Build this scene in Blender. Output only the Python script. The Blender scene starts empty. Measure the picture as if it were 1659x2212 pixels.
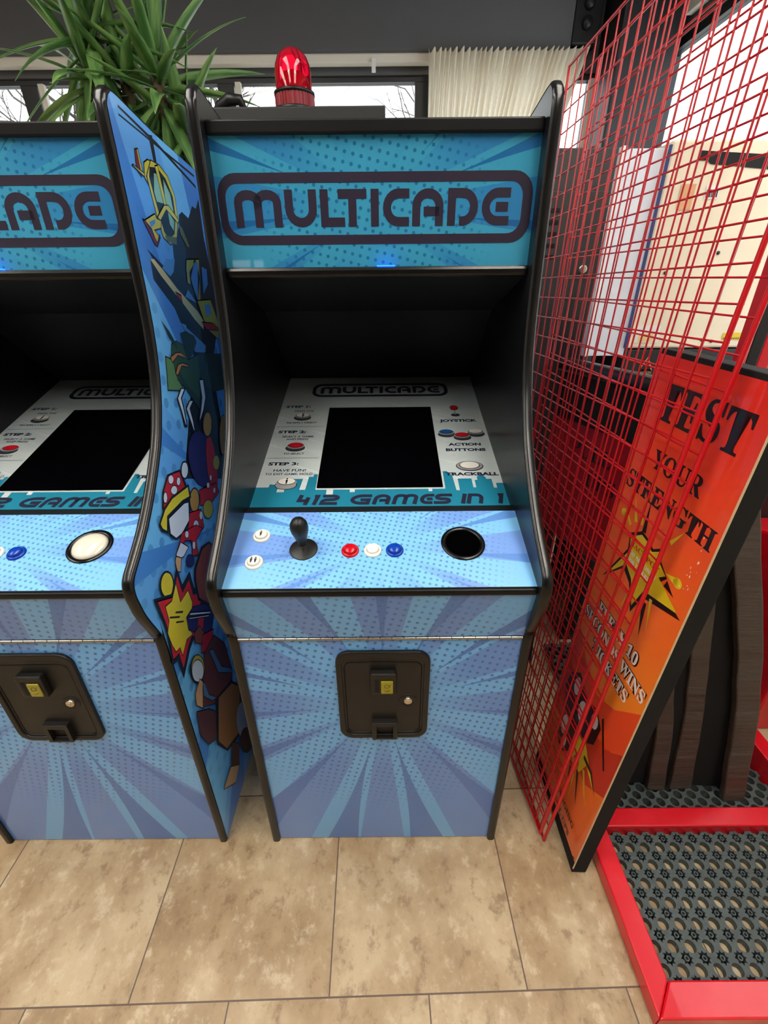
import bpy, bmesh, math, random
from mathutils import Vector, Matrix
random.seed(7)
S = bpy.context.scene
C = S.collection
PI = math.pi

# ------------------------------------------------------------------ camera, sky, exposure
def setup_camera():
    th, ps, ro = 0.48174, -0.00142, -0.00945
    F = Vector((math.sin(ps)*math.cos(th), math.cos(ps)*math.cos(th), -math.sin(th)))
    R0 = Vector((math.cos(ps), -math.sin(ps), 0)); U0 = R0.cross(F)
    R = R0*math.cos(ro)+U0*math.sin(ro); U = -R0*math.sin(ro)+U0*math.cos(ro)
    cd = bpy.data.cameras.new('camera'); co = bpy.data.objects.new('camera', cd); C.objects.link(co)
    m = Matrix((R, U, -F)).transposed().to_4x4(); m.translation = Vector((0.011, 0, 1.4414)); co.matrix_world = m
    cd.sensor_fit = 'HORIZONTAL'; cd.sensor_width = 36; cd.lens = 963.6*36/1659; cd.clip_start = .02
    S.camera = co
setup_camera()
S.view_settings.view_transform = 'Standard'; S.view_settings.look = 'None'
S.view_settings.exposure = 0.0; S.view_settings.gamma = 1.0
S.view_settings.use_curve_mapping = False
SKY = 3.4          # overcast daylight outside the windows
LAMP = 9.5         # ceiling panel strength
w = bpy.data.worlds.new('overcast_sky'); S.world = w; w.use_nodes = True
w.node_tree.nodes['Background'].inputs[0].default_value = (.95, .98, 1, 1)
w.node_tree.nodes['Background'].inputs[1].default_value = SKY
S.cycles.max_bounces = 8; S.cycles.transparent_max_bounces = 16
S.cycles.use_denoising = True

# ------------------------------------------------------------------ materials
def lin(c):
    return tuple((x/255/12.92 if x <= 10 else ((x/255+.055)/1.055)**2.4) for x in c[:3])+(1,)
MATS = {}
def mat(name, col, rough=.5, metal=0, coat=0, spec=.5, emit=None, es=0, trans=0, ior=1.45):
    if name in MATS: return MATS[name]
    m = bpy.data.materials.new(name); m.use_nodes = True
    b = m.node_tree.nodes['Principled BSDF']
    b.inputs['Base Color'].default_value = lin(col); b.inputs['Roughness'].default_value = rough
    b.inputs['Metallic'].default_value = metal; b.inputs['Coat Weight'].default_value = coat
    b.inputs['Coat Roughness'].default_value = .03; b.inputs['Specular IOR Level'].default_value = spec
    b.inputs['Transmission Weight'].default_value = trans; b.inputs['IOR'].default_value = ior
    if emit: b.inputs['Emission Color'].default_value = lin(emit); b.inputs['Emission Strength'].default_value = es
    MATS[name] = m; return m
class G:
    """small helper for node maths"""
    def __init__(s, m): s.t = m.node_tree; s.n = s.t.nodes; s.l = s.t.links; s.b = s.n['Principled BSDF']
    def put(s, sock, v):
        if isinstance(v, (int, float)): sock.default_value = v
        elif isinstance(v, tuple): sock.default_value = v
        else: s.l.new(v, sock)
    def m(s, op, a, b=0.0, c=0.0):
        n = s.n.new('ShaderNodeMath'); n.operation = op
        s.put(n.inputs[0], a); s.put(n.inputs[1], b); s.put(n.inputs[2], c); return n.outputs[0]
    def mix(s, f, a, b):
        n = s.n.new('ShaderNodeMix'); n.data_type = 'RGBA'
        s.put(n.inputs[0], f); s.put(n.inputs[6], a); s.put(n.inputs[7], b); return n.outputs[2]
    def xyz(s, v):
        n = s.n.new('ShaderNodeSeparateXYZ'); s.l.new(v, n.inputs[0]); return n.outputs
    def uv(s):
        n = s.n.new('ShaderNodeTexCoord'); return n.outputs['UV']
    def obj(s):
        n = s.n.new('ShaderNodeTexCoord'); return n.outputs['Object']
    def noise(s, vec, scale, detail=4, rough=.55):
        n = s.n.new('ShaderNodeTexNoise'); s.l.new(vec, n.inputs['Vector'])
        n.inputs['Scale'].default_value = scale; n.inputs['Detail'].default_value = detail; n.inputs['Roughness'].default_value = rough
        return n.outputs['Fac']
    def ramp(s, f, stops):
        n = s.n.new('ShaderNodeValToRGB'); s.l.new(f, n.inputs[0]); e = n.color_ramp.elements
        while len(e) < len(stops): e.new(.5)
        for x, (p, c) in zip(e, stops): x.position = p; x.color = c
        return n.outputs[0]
    def smooth(s, v, lo, hi):
        n = s.n.new('ShaderNodeMapRange'); n.interpolation_type = 'SMOOTHSTEP'; s.put(n.inputs[0], v)
        n.inputs[1].default_value = lo; n.inputs[2].default_value = hi; return n.outputs[0]
    def comb(s, x, y, z=0.0):
        n = s.n.new('ShaderNodeCombineXYZ'); s.put(n.inputs[0], x); s.put(n.inputs[1], y); s.put(n.inputs[2], z); return n.outputs[0]
    def color(s, v): s.l.new(v, s.b.inputs['Base Color'])

def sunburst(name, light, stripe, spike, dot, pitch=.0172, rdot=.2, dot_r=.34, n=11, rs=.12, dot_on=1.0, coat=.6, rough=.3, ph=.0):
    """comic-book burst print: light and dark wedges, thin dark spikes, halftone dots; u,v in metres from its centre"""
    m = mat(name, light, rough, coat=coat); g = G(m)
    u, v, _ = g.xyz(g.uv()); r = g.m('SQRT', g.m('ADD', g.m('MULTIPLY', u, u), g.m('MULTIPLY', v, v)))
    a = g.m('ADD', g.m('DIVIDE', g.m('ARCTAN2', u, v), 2*PI), .5)            # 0..1
    a1 = g.m('FRACT', g.m('MULTIPLY', g.m('ADD', a, ph+.5/n), float(n)))
    wob = g.m('MULTIPLY', g.m('SINE', g.m('MULTIPLY', g.m('FLOOR', g.m('MULTIPLY', g.m('ADD', a, ph+.5/n), float(n))), 2.4)), .1)
    wedge = g.m('LESS_THAN', g.m('ABSOLUTE', g.m('SUBTRACT', a1, .5)), g.m('ADD', .24, wob))
    w2 = g.m('MULTIPLY', wedge, g.smooth(r, rs*.4, rs*2.2))
    a2 = g.m('ABSOLUTE', g.m('SUBTRACT', g.m('FRACT', g.m('MULTIPLY', a, 15.0)), .5))
    idx = g.m('FLOOR', g.m('MULTIPLY', a, 15.0))
    r0 = g.m('ADD', rs*1.25, g.m('MULTIPLY', g.m('SINE', g.m('MULTIPLY', idx, 5.3)), rs*.3))
    sp = g.m('LESS_THAN', a2, g.m('MULTIPLY', g.m('SUBTRACT', r, r0), .11/ (rs*2.2)))
    # dots on a grid turned a little
    ca, sa = math.cos(.24), math.sin(.24)
    x = g.m('DIVIDE', g.m('SUBTRACT', g.m('MULTIPLY', u, ca), g.m('MULTIPLY', v, sa)), pitch)
    y = g.m('DIVIDE', g.m('ADD', g.m('MULTIPLY', u, sa), g.m('MULTIPLY', v, ca)), pitch)
    fx = g.m('SUBTRACT', g.m('FRACT', x), .5); fy = g.m('SUBTRACT', g.m('FRACT', y), .5)
    d = g.m('SQRT', g.m('ADD', g.m('MULTIPLY', fx, fx), g.m('MULTIPLY', fy, fy)))
    dm = g.m('MULTIPLY', g.m('LESS_THAN', d, rdot), g.m('SUBTRACT', 1.0, g.smooth(r, dot_r*.55, dot_r)))
    c = g.mix(g.m('MULTIPLY', w2, .85), lin(light), lin(stripe))
    c = g.mix(g.m('MULTIPLY', sp, .9), c, lin(spike))
    c = g.mix(g.m('MULTIPLY', dm, dot_on), c, lin(dot))
    g.color(c); return m

BLK = mat('black_laminate', (19, 20, 22), .32)
BLK2 = mat('black_melamine', (24, 25, 27), .45)
TM = mat('black_edge_trim', (16, 16, 16), .24, spec=.5)
BAR = mat('black_bar', (13, 13, 14), .4, spec=.35)
PLA = mat('black_plastic', (22, 22, 22), .4)
COIN = mat('black_powder_coat', (24, 22, 20), .42)
GLOSSBLK = mat('screen_glass', (3, 3, 5), .06)
CHROME = mat('nickel', (205, 195, 180), .25, 1)
INK = mat('ink_navy', (38, 40, 62), .35, coat=.6)
LOGO = mat('logo_ink', (46, 40, 58), .35, coat=.6)
WHITE = mat('white_plastic', (238, 234, 222), .25)
REDP = mat('red_plastic', (200, 12, 30), .2)
BLUEP = mat('blue_plastic', (10, 62, 170), .2)
PRINTS = dict(ink=(22, 24, 30), dark=(26, 30, 34), blue2=(92, 158, 214), blue1=(84, 160, 214), cream=(228, 206, 140), red=(205, 28, 36), yellow=(226, 206, 66),
    mint=(150, 200, 170), maroon=(140, 26, 40), olive=(110, 110, 50), gold=(206, 180, 60), grass=(98, 140, 84), dgreen=(38, 62, 50), green=(56, 92, 60), orange=(206, 128, 74),
    white=(232, 234, 240), navy=(44, 36, 96), ochre=(200, 146, 64), lemon=(232, 208, 40), tan=(222, 170, 120), rust=(146, 66, 44), brown=(112, 56, 40), steel=(86, 124, 168),
    brown2=(96, 52, 40), tanbrown=(176, 112, 56), steel2=(170, 172, 186), teal=(30, 126, 154), slate=(120, 132, 138), greyink=(60, 66, 74), grey=(150, 150, 150), btnwhite=(226, 224, 218),
    btnred=(196, 22, 38), btnblue=(28, 92, 156), black=(12, 12, 14), brightyellow=(222, 196, 30), darkred=(196, 54, 30), orangered=(236, 78, 36), paper=(236, 232, 230))
def prt(k): return mat('print_'+k, PRINTS[k], .35, coat=.5)
def prtm(k): return mat('matte_print_'+k, PRINTS[k], .55)

# ------------------------------------------------------------------ mesh helpers
class MB:
    def __init__(s): s.v = []; s.f = []; s.uv = []; s.mi = []; s.sm = []
    def add(s, vs, fs, uv=None, mi=0, smooth=False):
        o = len(s.v); s.v += [tuple(p) for p in vs]; s.uv += (uv if uv else [(0, 0)]*len(vs))
        for f in fs: s.f.append([i+o for i in f]); s.mi.append(mi); s.sm.append(smooth)
        return s
    def box(s, x0, x1, y0, y1, z0, z1, mi=0):
        return s.add([(x0,y0,z0),(x1,y0,z0),(x1,y1,z0),(x0,y1,z0),(x0,y0,z1),(x1,y0,z1),(x1,y1,z1),(x0,y1,z1)],
            [(0,3,2,1),(4,5,6,7),(0,1,5,4),(1,2,6,5),(2,3,7,6),(3,0,4,7)], mi=mi)
    def hexa(s, P, mi=0):
        return s.add(P, [(0,3,2,1),(4,5,6,7),(0,1,5,4),(1,2,6,5),(2,3,7,6),(3,0,4,7)], mi=mi)
    def obox(s, B, u0, u1, v0, v1, n0, n1, mi=0):
        return s.hexa([B(u0,v0,n0),B(u1,v0,n0),B(u1,v1,n0),B(u0,v1,n0),B(u0,v0,n1),B(u1,v0,n1),B(u1,v1,n1),B(u0,v1,n1)], mi)
    def poly(s, B, pts, n=0, mi=0, uvo=None):
        if area(pts) < 0: pts = pts[::-1]
        return s.add([B(u,v,n) for u,v in pts], [tuple(range(len(pts)))], [(u-uvo[0], v-uvo[1]) for u,v in pts] if uvo else None, mi)
    def slab(s, B, pts, n0, n1, mi=0):
        if area(pts) < 0: pts = pts[::-1]
        k = len(pts)
        return s.add([B(u,v,n0) for u,v in pts]+[B(u,v,n1) for u,v in pts],
            [tuple(range(k))[::-1], tuple(range(k,2*k))]+[(i,(i+1)%k,(i+1)%k+k,i+k) for i in range(k)], mi=mi)
    def ring(s, B, outer, inner, n0, n1, mi=0):
        k = len(outer); V = [B(*p,n0) for p in outer]+[B(*p,n1) for p in outer]+[B(*p,n1) for p in inner]+[B(*p,n0) for p in inner]
        F = []
        for i in range(k):
            j = (i+1)%k
            F += [(i,j,j+k,i+k),(i+k,j+k,j+2*k,i+2*k),(i+2*k,j+2*k,j+3*k,i+3*k)]
        return s.add(V, F, mi=mi)
    def tube(s, pts, r, seg=8, mi=0, cap=True):
        pts = [Vector(p) for p in pts]; V = []; F = []; n = len(pts)
        rr = r if isinstance(r, (list, tuple)) else [r]*n
        t0 = (pts[1]-pts[0]).normalized(); a = Vector((0,0,1)) if abs(t0.z) < .9 else Vector((1,0,0))
        for i, p in enumerate(pts):
            t = ((pts[min(i+1,n-1)]-pts[max(i-1,0)])).normalized(); x = t.cross(a).normalized(); y = t.cross(x).normalized()
            V += [p+(x*math.cos(2*PI*k/seg)+y*math.sin(2*PI*k/seg))*rr[i] for k in range(seg)]
        for i in range(n-1):
            for k in range(seg): F.append((i*seg+k, i*seg+(k+1)%seg, (i+1)*seg+(k+1)%seg, (i+1)*seg+k))
        s.add(V, F, mi=mi, smooth=seg > 5)
        if cap: s.add(V[:seg], [tuple(range(seg))], mi=mi); s.add(V[-seg:], [tuple(range(seg))[::-1]], mi=mi)
        return s
    def lathe(s, B, prof, seg=32, cu=0, cv=0, mi=0, eu=1, ev=1):
        """prof: (radius, height along B normal)"""
        V = []; F = []
        for r, h in prof: V += [B(cu+r*eu*math.cos(2*PI*k/seg), cv+r*ev*math.sin(2*PI*k/seg), h) for k in range(seg)]
        for i in range(len(prof)-1):
            for k in range(seg): F.append((i*seg+k, i*seg+(k+1)%seg, (i+1)*seg+(k+1)%seg, (i+1)*seg+k))
        s.add(V, F, mi=mi, smooth=True)
        return s
    def stroke(s, B, path, w, n=0, mi=0):
        P = [Vector(p) for p in path]; L = []; R = []
        for i, p in enumerate(P):
            d1 = (p-P[i-1]).normalized() if i else (P[1]-p).normalized()
            d2 = (P[i+1]-p).normalized() if i < len(P)-1 else d1
            nn = Vector((-(d1+d2).y, (d1+d2).x)); nn = nn.normalized() if nn.length > 1e-6 else Vector((-d1.y, d1.x))
            k = w/2/max(.35, nn.dot(Vector((-d1.y, d1.x)))); L.append(p+nn*k); R.append(p-nn*k)
        V = [B(q.x,q.y,n) for q in L]+[B(q.x,q.y,n) for q in R]; m = len(P)
        return s.add(V, [(i+m, i+1+m, i+1, i) for i in range(m-1)], mi=mi)
    def build(s, name, m, parent=None, bevel=0, seg=2):
        me = bpy.data.meshes.new(name); me.from_pydata(s.v, [], s.f)
        ul = me.uv_layers.new(name='UVMap'); k = 0
        for f in s.f:
            for i in f: ul.data[k].uv = s.uv[i]; k += 1
        for i, p in enumerate(me.polygons): p.material_index = s.mi[i]; p.use_smooth = s.sm[i]
        for q in (m if isinstance(m, (list, tuple)) else [m]): me.materials.append(q)
        me.update()
        o = bpy.data.objects.new(name, me); C.objects.link(o)
        if parent: o.parent = parent
        if bevel:
            b = o.modifiers.new('bevel', 'BEVEL'); b.width = bevel; b.segments = seg; b.limit_method = 'ANGLE'; b.angle_limit = .6
        return o
def area(p): return sum(p[i][0]*p[(i+1)%len(p)][1]-p[(i+1)%len(p)][0]*p[i][1] for i in range(len(p)))/2
def basis(o, u, v):
    o = Vector(o); u = Vector(u).normalized(); v = Vector(v); v = (v-u*v.dot(u)).normalized(); n = u.cross(v)
    f = lambda a, b, c=0: o+u*a+v*b+n*c
    f.mat = Matrix((u, v, n)).transposed().to_4x4(); f.mat.translation = o
    return f
def rrect(u0, u1, v0, v1, r, k=6):
    out = []
    for cx, cy, a in ((u1-r, v1-r, 0), (u0+r, v1-r, PI/2), (u0+r, v0+r, PI), (u1-r, v0+r, 1.5*PI)):
        out += [(cx+r*math.cos(a+PI/2*i/k), cy+r*math.sin(a+PI/2*i/k)) for i in range(k+1)]
    return out
def ell(cx, cy, rx, ry=None, n=24):
    ry = ry or rx; return [(cx+rx*math.cos(2*PI*i/n), cy+ry*math.sin(2*PI*i/n)) for i in range(n)]
def arc(cx, cy, rx, ry, a0, a1, n=8):
    return [(cx+rx*math.cos(math.radians(a0+(a1-a0)*i/n)), cy+ry*math.sin(math.radians(a0+(a1-a0)*i/n))) for i in range(n+1)]
def empty(name, loc, label, cat, group=None):
    o = bpy.data.objects.new(name, None); C.objects.link(o); o.location = loc; o.empty_display_size = .05
    return tag(o, label, cat, group)
def tag(o, label, cat, group=None, kind=None):
    o['label'] = label; o['category'] = cat
    if group: o['group'] = group
    if kind: o['kind'] = kind
    return o
def struct(o, label=None):
    o['kind'] = 'structure'
    if label: o['label'] = label
    return o
def dup(o, parent=None):
    c = o.copy(); C.objects.link(c)
    if parent:
        c.parent = parent; c.matrix_parent_inverse = o.matrix_parent_inverse.copy()
    for ch in list(o.children): dup(ch, c)
    return c
def shift(root):
    """children were modelled in world space: keep them there under a root that stands elsewhere"""
    bpy.context.view_layer.update()
    for ch in root.children: ch.matrix_parent_inverse = root.matrix_world.inverted()
SERIF = {**{chr(65+i): chr(0x1D400+i) for i in range(26)}, **{str(i): chr(0x1D7CE+i) for i in range(10)}}
def text(mb, B, body, u, v, h, width=None, n=.0006, mi=0, align='CENTER', bold=0.0, serif=False, slant=0):
    """lettering with cap height h; width stretches it to fit; (u, v) is the baseline point"""
    cu = bpy.data.curves.new('lettering', 'FONT'); cu.body = ''.join(SERIF.get(ch, ch) for ch in body) if serif else body
    cu.size = 1; cu.offset = bold; cu.resolution_u = 3; cu.shear = slant; cu.fill_mode = 'FRONT'
    ob = bpy.data.objects.new('lettering', cu); C.objects.link(ob)
    dg = bpy.context.evaluated_depsgraph_get(); me = bpy.data.meshes.new_from_object(ob.evaluated_get(dg))
    P = [p.co.copy() for p in me.vertices]
    if P:
        x0 = min(p.x for p in P); x1 = max(p.x for p in P); y1 = max(p.y for p in P); y0 = 0 if any(ch in body for ch in ',QJ') else min(p.y for p in P)
        sy = h/(y1-y0); sx = width/(x1-x0) if width else sy
        off = {'CENTER': (x0+x1)/2, 'LEFT': x0, 'RIGHT': x1}[align]
        mb.add([B(u+(p.x-off)*sx, v+(p.y-y0)*sy, n) for p in P], [tuple(f.vertices) for f in me.polygons], mi=mi)
    bpy.data.objects.remove(ob); bpy.data.curves.remove(cu); bpy.data.meshes.remove(me)
def glyph(ch, w):
    """single-stroke centre lines of a rounded display alphabet in a w x 1 cell"""
    e = .17; s, t = -e, 1+e        # square stroke ends reach the cell edge
    return {
     'M': [[(0,s)]+arc(w*.25,.72,w*.25,.28,180,0)+[(w*.5,s)], [(w*.5,.5)]+arc(w*.75,.72,w*.25,.28,180,0)+[(w,s)]],
     'U': [[(0,t)]+arc(w/2,.46,w/2,.46,180,360,12)+[(w,t)]], 'L': [[(0,t),(0,0),(w+e,0)]], 'T': [[(s,1),(w+e,1)],[(w/2,1),(w/2,s)]], 'I': [[(w/2,t),(w/2,s)]],
     'C': [[(w+e,1)]+arc(w*.62,.5,w*.62,.5,90,270,12)+[(w+e,0)]],
     'A': [[(0,s)]+arc(w*.5,.55,w*.5,.45,180,0,14)+[(w,s)], [(w*.32,.36),(w,.36)]],
     'D': [[(0,s),(0,1)]+arc(w*.5,.5,w*.5,.5,90,-90,12)+[(w*.36,0)]],
     'E': [[(w+e,1)]+arc(w*.6,.5,w*.6,.5,90,270,12)+[(w+e,0)], [(w*.5,.5),(w+e*.6,.5)]],
     'G': [[(w+e,1)]+arc(w*.6,.5,w*.6,.5,90,270,12)+[(w,0),(w,.45),(w*.5,.45)]],
     'S': [[(w+e,1)]+arc(w*.35,.75,w*.35,.25,90,270)+arc(w*.65,.25,w*.35,.25,90,-90)+[(s,0)]],
     'N': [[(0,s),(0,1),(w*.45,1)]+arc(w*.5,.5,w*.5,.5,85,0)+[(w,s)]],
     '4': [[(0,t),(0,.4),(w*.75+e,.4)],[(w*.72,.85),(w*.72,s)]], '1': [[(w*.1-e,1),(w*.6,1),(w*.6,s)]],
     '2': [[(s,1)]+arc(w*.6,.75,w*.4,.25,90,-90,6)+arc(w*.4,.25,w*.4,.25,90,180,5)+[(0,0),(w+e,0)]],
    }[ch]
def wordmark(mb, B, items, v0, h, t, n, mi=0, slant=0):
    """items: (letter, left edge, right edge); t: stroke thickness; the letter outline fills v0..v0+h"""
    for ch, a, b in items:
        cw = (b-a-t)/(h-t)
        for path in glyph(ch, cw):
            mb.stroke(B, [(a+t/2+x*(h-t)+slant*y*(h-t), v0+t/2+y*(h-t)) for x, y in path], t, n, mi)
MULTI = [('M',-.269,-.180),('U',-.173,-.113),('L',-.106,-.060),('T',-.072,-.018),('I',-.010,.005),('C',.013,.063),('A',.069,.128),('D',.136,.194),('E',.201,.254)]

# ------------------------------------------------------------------ the room
YB, XR, XL, YF, ZC = 3.6, 1.66, -4.2, -8.5, 3.25
def floor_material():
    m = mat('travertine_tile', (205, 178, 140), .36); g = G(m); o = g.obj()
    x, y, z = g.xyz(o); a = .0195; T = .452
    xr = g.m('ADD', g.m('MULTIPLY', x, math.cos(a)), g.m('MULTIPLY', y, math.sin(a)))
    yr = g.m('SUBTRACT', g.m('MULTIPLY', y, math.cos(a)), g.m('MULTIPLY', x, math.sin(a)))
    ry = g.m('DIVIDE', g.m('SUBTRACT', yr, .3885), T); row = g.m('FLOOR', ry)
    odd = g.m('ABSOLUTE', g.m('MODULO', row, 2.0))
    rx = g.m('ADD', g.m('DIVIDE', g.m('ADD', xr, .1165), T), g.m('MULTIPLY', odd, .5))
    ex = g.m('ABSOLUTE', g.m('SUBTRACT', g.m('FRACT', g.m('ADD', rx, .5)), .5)); ey = g.m('ABSOLUTE', g.m('SUBTRACT', g.m('FRACT', g.m('ADD', ry, .5)), .5))
    grout = g.m('LESS_THAN', g.m('MINIMUM', ex, ey), .0036)
    tid = g.comb(g.m('FLOOR', rx), row, 0.0)
    wn = g.n.new('ShaderNodeTexWhiteNoise'); g.l.new(tid, wn.inputs['Vector'])
    va = g.n.new('ShaderNodeVectorMath'); va.operation = 'MULTIPLY_ADD'; g.l.new(wn.outputs['Color'], va.inputs[0]); va.inputs[1].default_value = (7, 7, 7); g.l.new(o, va.inputs[2])
    vs = g.n.new('ShaderNodeVectorMath'); vs.operation = 'MULTIPLY'; g.l.new(va.outputs[0], vs.inputs[0]); vs.inputs[1].default_value = (1, .8, 1)
    v = vs.outputs[0]
    n1 = g.noise(v, 4.2, 6, .6); n2 = g.noise(v, 21, 6, .72); n3 = g.noise(v, 90, 3, .6)
    c = g.ramp(n1, [(.30, lin((136, 108, 78))), (.46, lin((164, 139, 106))), (.62, lin((188, 168, 136)))])
    c = g.mix(g.m('MULTIPLY', g.smooth(n2, .53, .68), .62), c, lin((118, 88, 62)))
    c = g.mix(g.m('MULTIPLY', g.smooth(n2, .48, .32), .6), c, lin((206, 190, 162)))
    c = g.mix(g.m('MULTIPLY', g.smooth(n3, .60, .72), .25), c, lin((140, 108, 80)))
    c = g.mix(grout, c, lin((92, 74, 62))); g.color(c)
    g.l.new(g.ramp(n2, [(.3, (.30,)*3+(1,)), (.7, (.46,)*3+(1,))]), g.b.inputs['Roughness'])
    bp = g.n.new('ShaderNodeBump'); bp.inputs['Strength'].default_value = .12; bp.inputs['Distance'].default_value = .004
    g.l.new(g.m('SUBTRACT', n2, g.m('MULTIPLY', grout, .8)), bp.inputs['Height']); g.l.new(bp.outputs[0], g.b.inputs['Normal'])
    return m
def plaster(name, col, rough=.8, amt=.12):
    m = mat(name, col, rough); g = G(m); n = g.noise(g.obj(), 6, 5)
    g.color(g.mix(g.m('MULTIPLY', n, amt*2), lin(col), lin([x*.72 for x in col]))); return m
CHAR = plaster('charcoal_paint', (92, 92, 95))
DIM = plaster('grey_wall', (112, 110, 108))
LIGHTW = plaster('pale_wall', (206, 202, 194))
CEIL = plaster('ceiling_paint', (128, 128, 130))
FRAME = mat('dark_aluminium', (34, 35, 37), .4)
CREAMTRIM = mat('cream_track', (226, 220, 208), .5)
def pane_material():
    m = bpy.data.materials.new('window_glass'); m.use_nodes = True; t = m.node_tree; t.nodes.clear()
    o = t.nodes.new('ShaderNodeOutputMaterial'); mx = t.nodes.new('ShaderNodeMixShader'); tr = t.nodes.new('ShaderNodeBsdfTransparent')
    gl = t.nodes.new('ShaderNodeBsdfGlossy'); gl.inputs['Roughness'].default_value = .01
    mx.inputs[0].default_value = .06
    tr.inputs[0].default_value = (.96, .98, .98, 1)
    t.links.new(tr.outputs[0], mx.inputs[1]); t.links.new(gl.outputs[0], mx.inputs[2]); t.links.new(mx.outputs[0], o.inputs[0]); return m
PANE = pane_material()
struct(MB().box(XL, XR, YF, YB, -.06, 0).build('floor', floor_material()))
struct(MB().box(XL-.1, XR+.1, YF-.1, YB+.1, ZC, ZC+.06).build('ceiling', CEIL))
b = MB().box(XL, XR, YB, YB+.12, 0, 1.0, 1).box(XL, XR, YB, YB+.12, 2.53, ZC, 0).box(1.36, XR, YB, YB+.12, 1.0, 2.53, 0)
struct(b.build('wall_back', [CHAR, LIGHTW]))
b = MB().box(XR, XR+.12, YF, YB+.12, 0, .9, 1).box(XR, XR+.12, YF, YB+.12, 2.61, ZC, 0).box(XR, XR+.12, 3.56, YB+.12, .9, 2.61, 0).box(XR, XR+.12, YF, .6, .9, 2.61, 1)
struct(b.build('wall_right', [CHAR, LIGHTW]))
struct(MB().box(XL-.12, XL, YF, YB+.12, 0, ZC).build('wall_left', LIGHTW))
struct(MB().box(XL, XR, YF-.12, YF, 0, 1.86).box(XL, XR, YF-.12, YF, 1.99, ZC).box(XL, -3.2, YF-.12, YF, 1.86, 1.99).box(-2.45, XR, YF-.12, YF, 1.86, 1.99).build('wall_front', DIM))
# window in the back wall
o = struct(MB().box(XL, 1.36, YB+.02, YB+.08, 2.502, 2.53).box(XL, 1.36, YB+.02, YB+.08, 1.0, 1.05).build('window_1', FRAME))
for x in (-3.3, -2.135, -.935, .27, 1.335): MB().box(x-.05, x+.05, YB+.01, YB+.09, 1.05, 2.502).build('mullion', FRAME, o, .004)
for x in (-2.06, -.87, 1.27): MB().box(x, x+.035, YB-.02, YB+.01, 1.05, 2.5).build('jamb_strip', CREAMTRIM, o, .003)
MB().box(XL, 1.36, YB+.045, YB+.053, 1.05, 2.502).build('pane', PANE, o)
# window in the right wall
o = struct(MB().box(XR+.02, XR+.08, .6, 3.56, 2.57, 2.61).box(XR+.02, XR+.08, .6, 3.56, .9, .95).build('window_2', FRAME))
for y in (.63, 3.53): MB().box(XR+.01, XR+.09, y-.03, y+.03, .95, 2.57).build('mullion', FRAME, o, .004)
MB().box(XR+.045, XR+.053, .66, 3.5, .95, 2.57).build('pane', PANE, o)
# narrow transom window behind the camera, added for its bright reflection in the marquee
o = struct(MB().box(-2.72, -2.66, YF-.10, YF-.02, 1.86, 1.99).build('added_reflection_window', FRAME))
MB().box(-3.2, -2.45, YF-.06, YF-.052, 1.86, 1.99).build('pane', PANE, o)
# steel beam across the head of the window wall, end plate and bolts
o = struct(MB().box(XL, 1.10, YB-.11, YB, 2.60, 3.22).build('trim_1', CHAR, bevel=.01), 'dark grey header beam above the windows')
p = MB().box(1.10, 1.25, YB-.115, YB, 2.62, 3.22).build('end_plate', mat('black_steel', (26, 27, 29), .4), o, .004)
B = basis((0, YB-.115, 0), (1, 0, 0), (0, 0, 1))
for z in (2.70, 2.78, 2.86): MB().lathe(B, [(0, .03), (.022, .03), (.028, .022), (.03, 0)], 12, 1.17, z).build('bolt', mat('black_steel', (26, 27, 29), .4), p)
struct(MB().box(1.30, 1.62, YB-.30, YB, 0, ZC).build('trim_2', mat('black_column', (30, 30, 32), .5), bevel=.01), 'black steel column in the window corner')
struct(MB().box(XR-.04, XR, .6, 3.3, 2.66, 2.72).build('trim_3', CREAMTRIM, bevel=.004), 'cream curtain track above the side window')

# ceiling light panels (light the room; seen as reflections)
LED = mat('led_panel', (255, 250, 240), .5, emit=(255, 250, 242), es=LAMP)
first = None
for i, (x, y) in enumerate([(x, y) for y in (-1.15, -.2, .75) for x in (-3.0, -1.1, .8)]):
    if not first:
        r = empty('ceiling_light', (x, y, ZC-.04), 'recessed white ceiling light panel', 'light', 'ceiling light panels')
        BB = basis((x, y, ZC-.001), (1, 0, 0), (0, 1, 0))
        MB().ring(BB, rrect(-.31, .31, -.61, .61, .01, 2), rrect(-.29, .29, -.59, .59, .01, 2), -.05, 0).build('light_frame', mat('white_metal', (230, 230, 228), .5), r)
        MB().box(x-.29, x+.29, y-.59, y+.59, ZC-.035, ZC-.012).build('diffuser', LED, r); shift(r); first = r
    else:
        k = dup(first); k.location = (x, y, ZC-.04)

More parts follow.
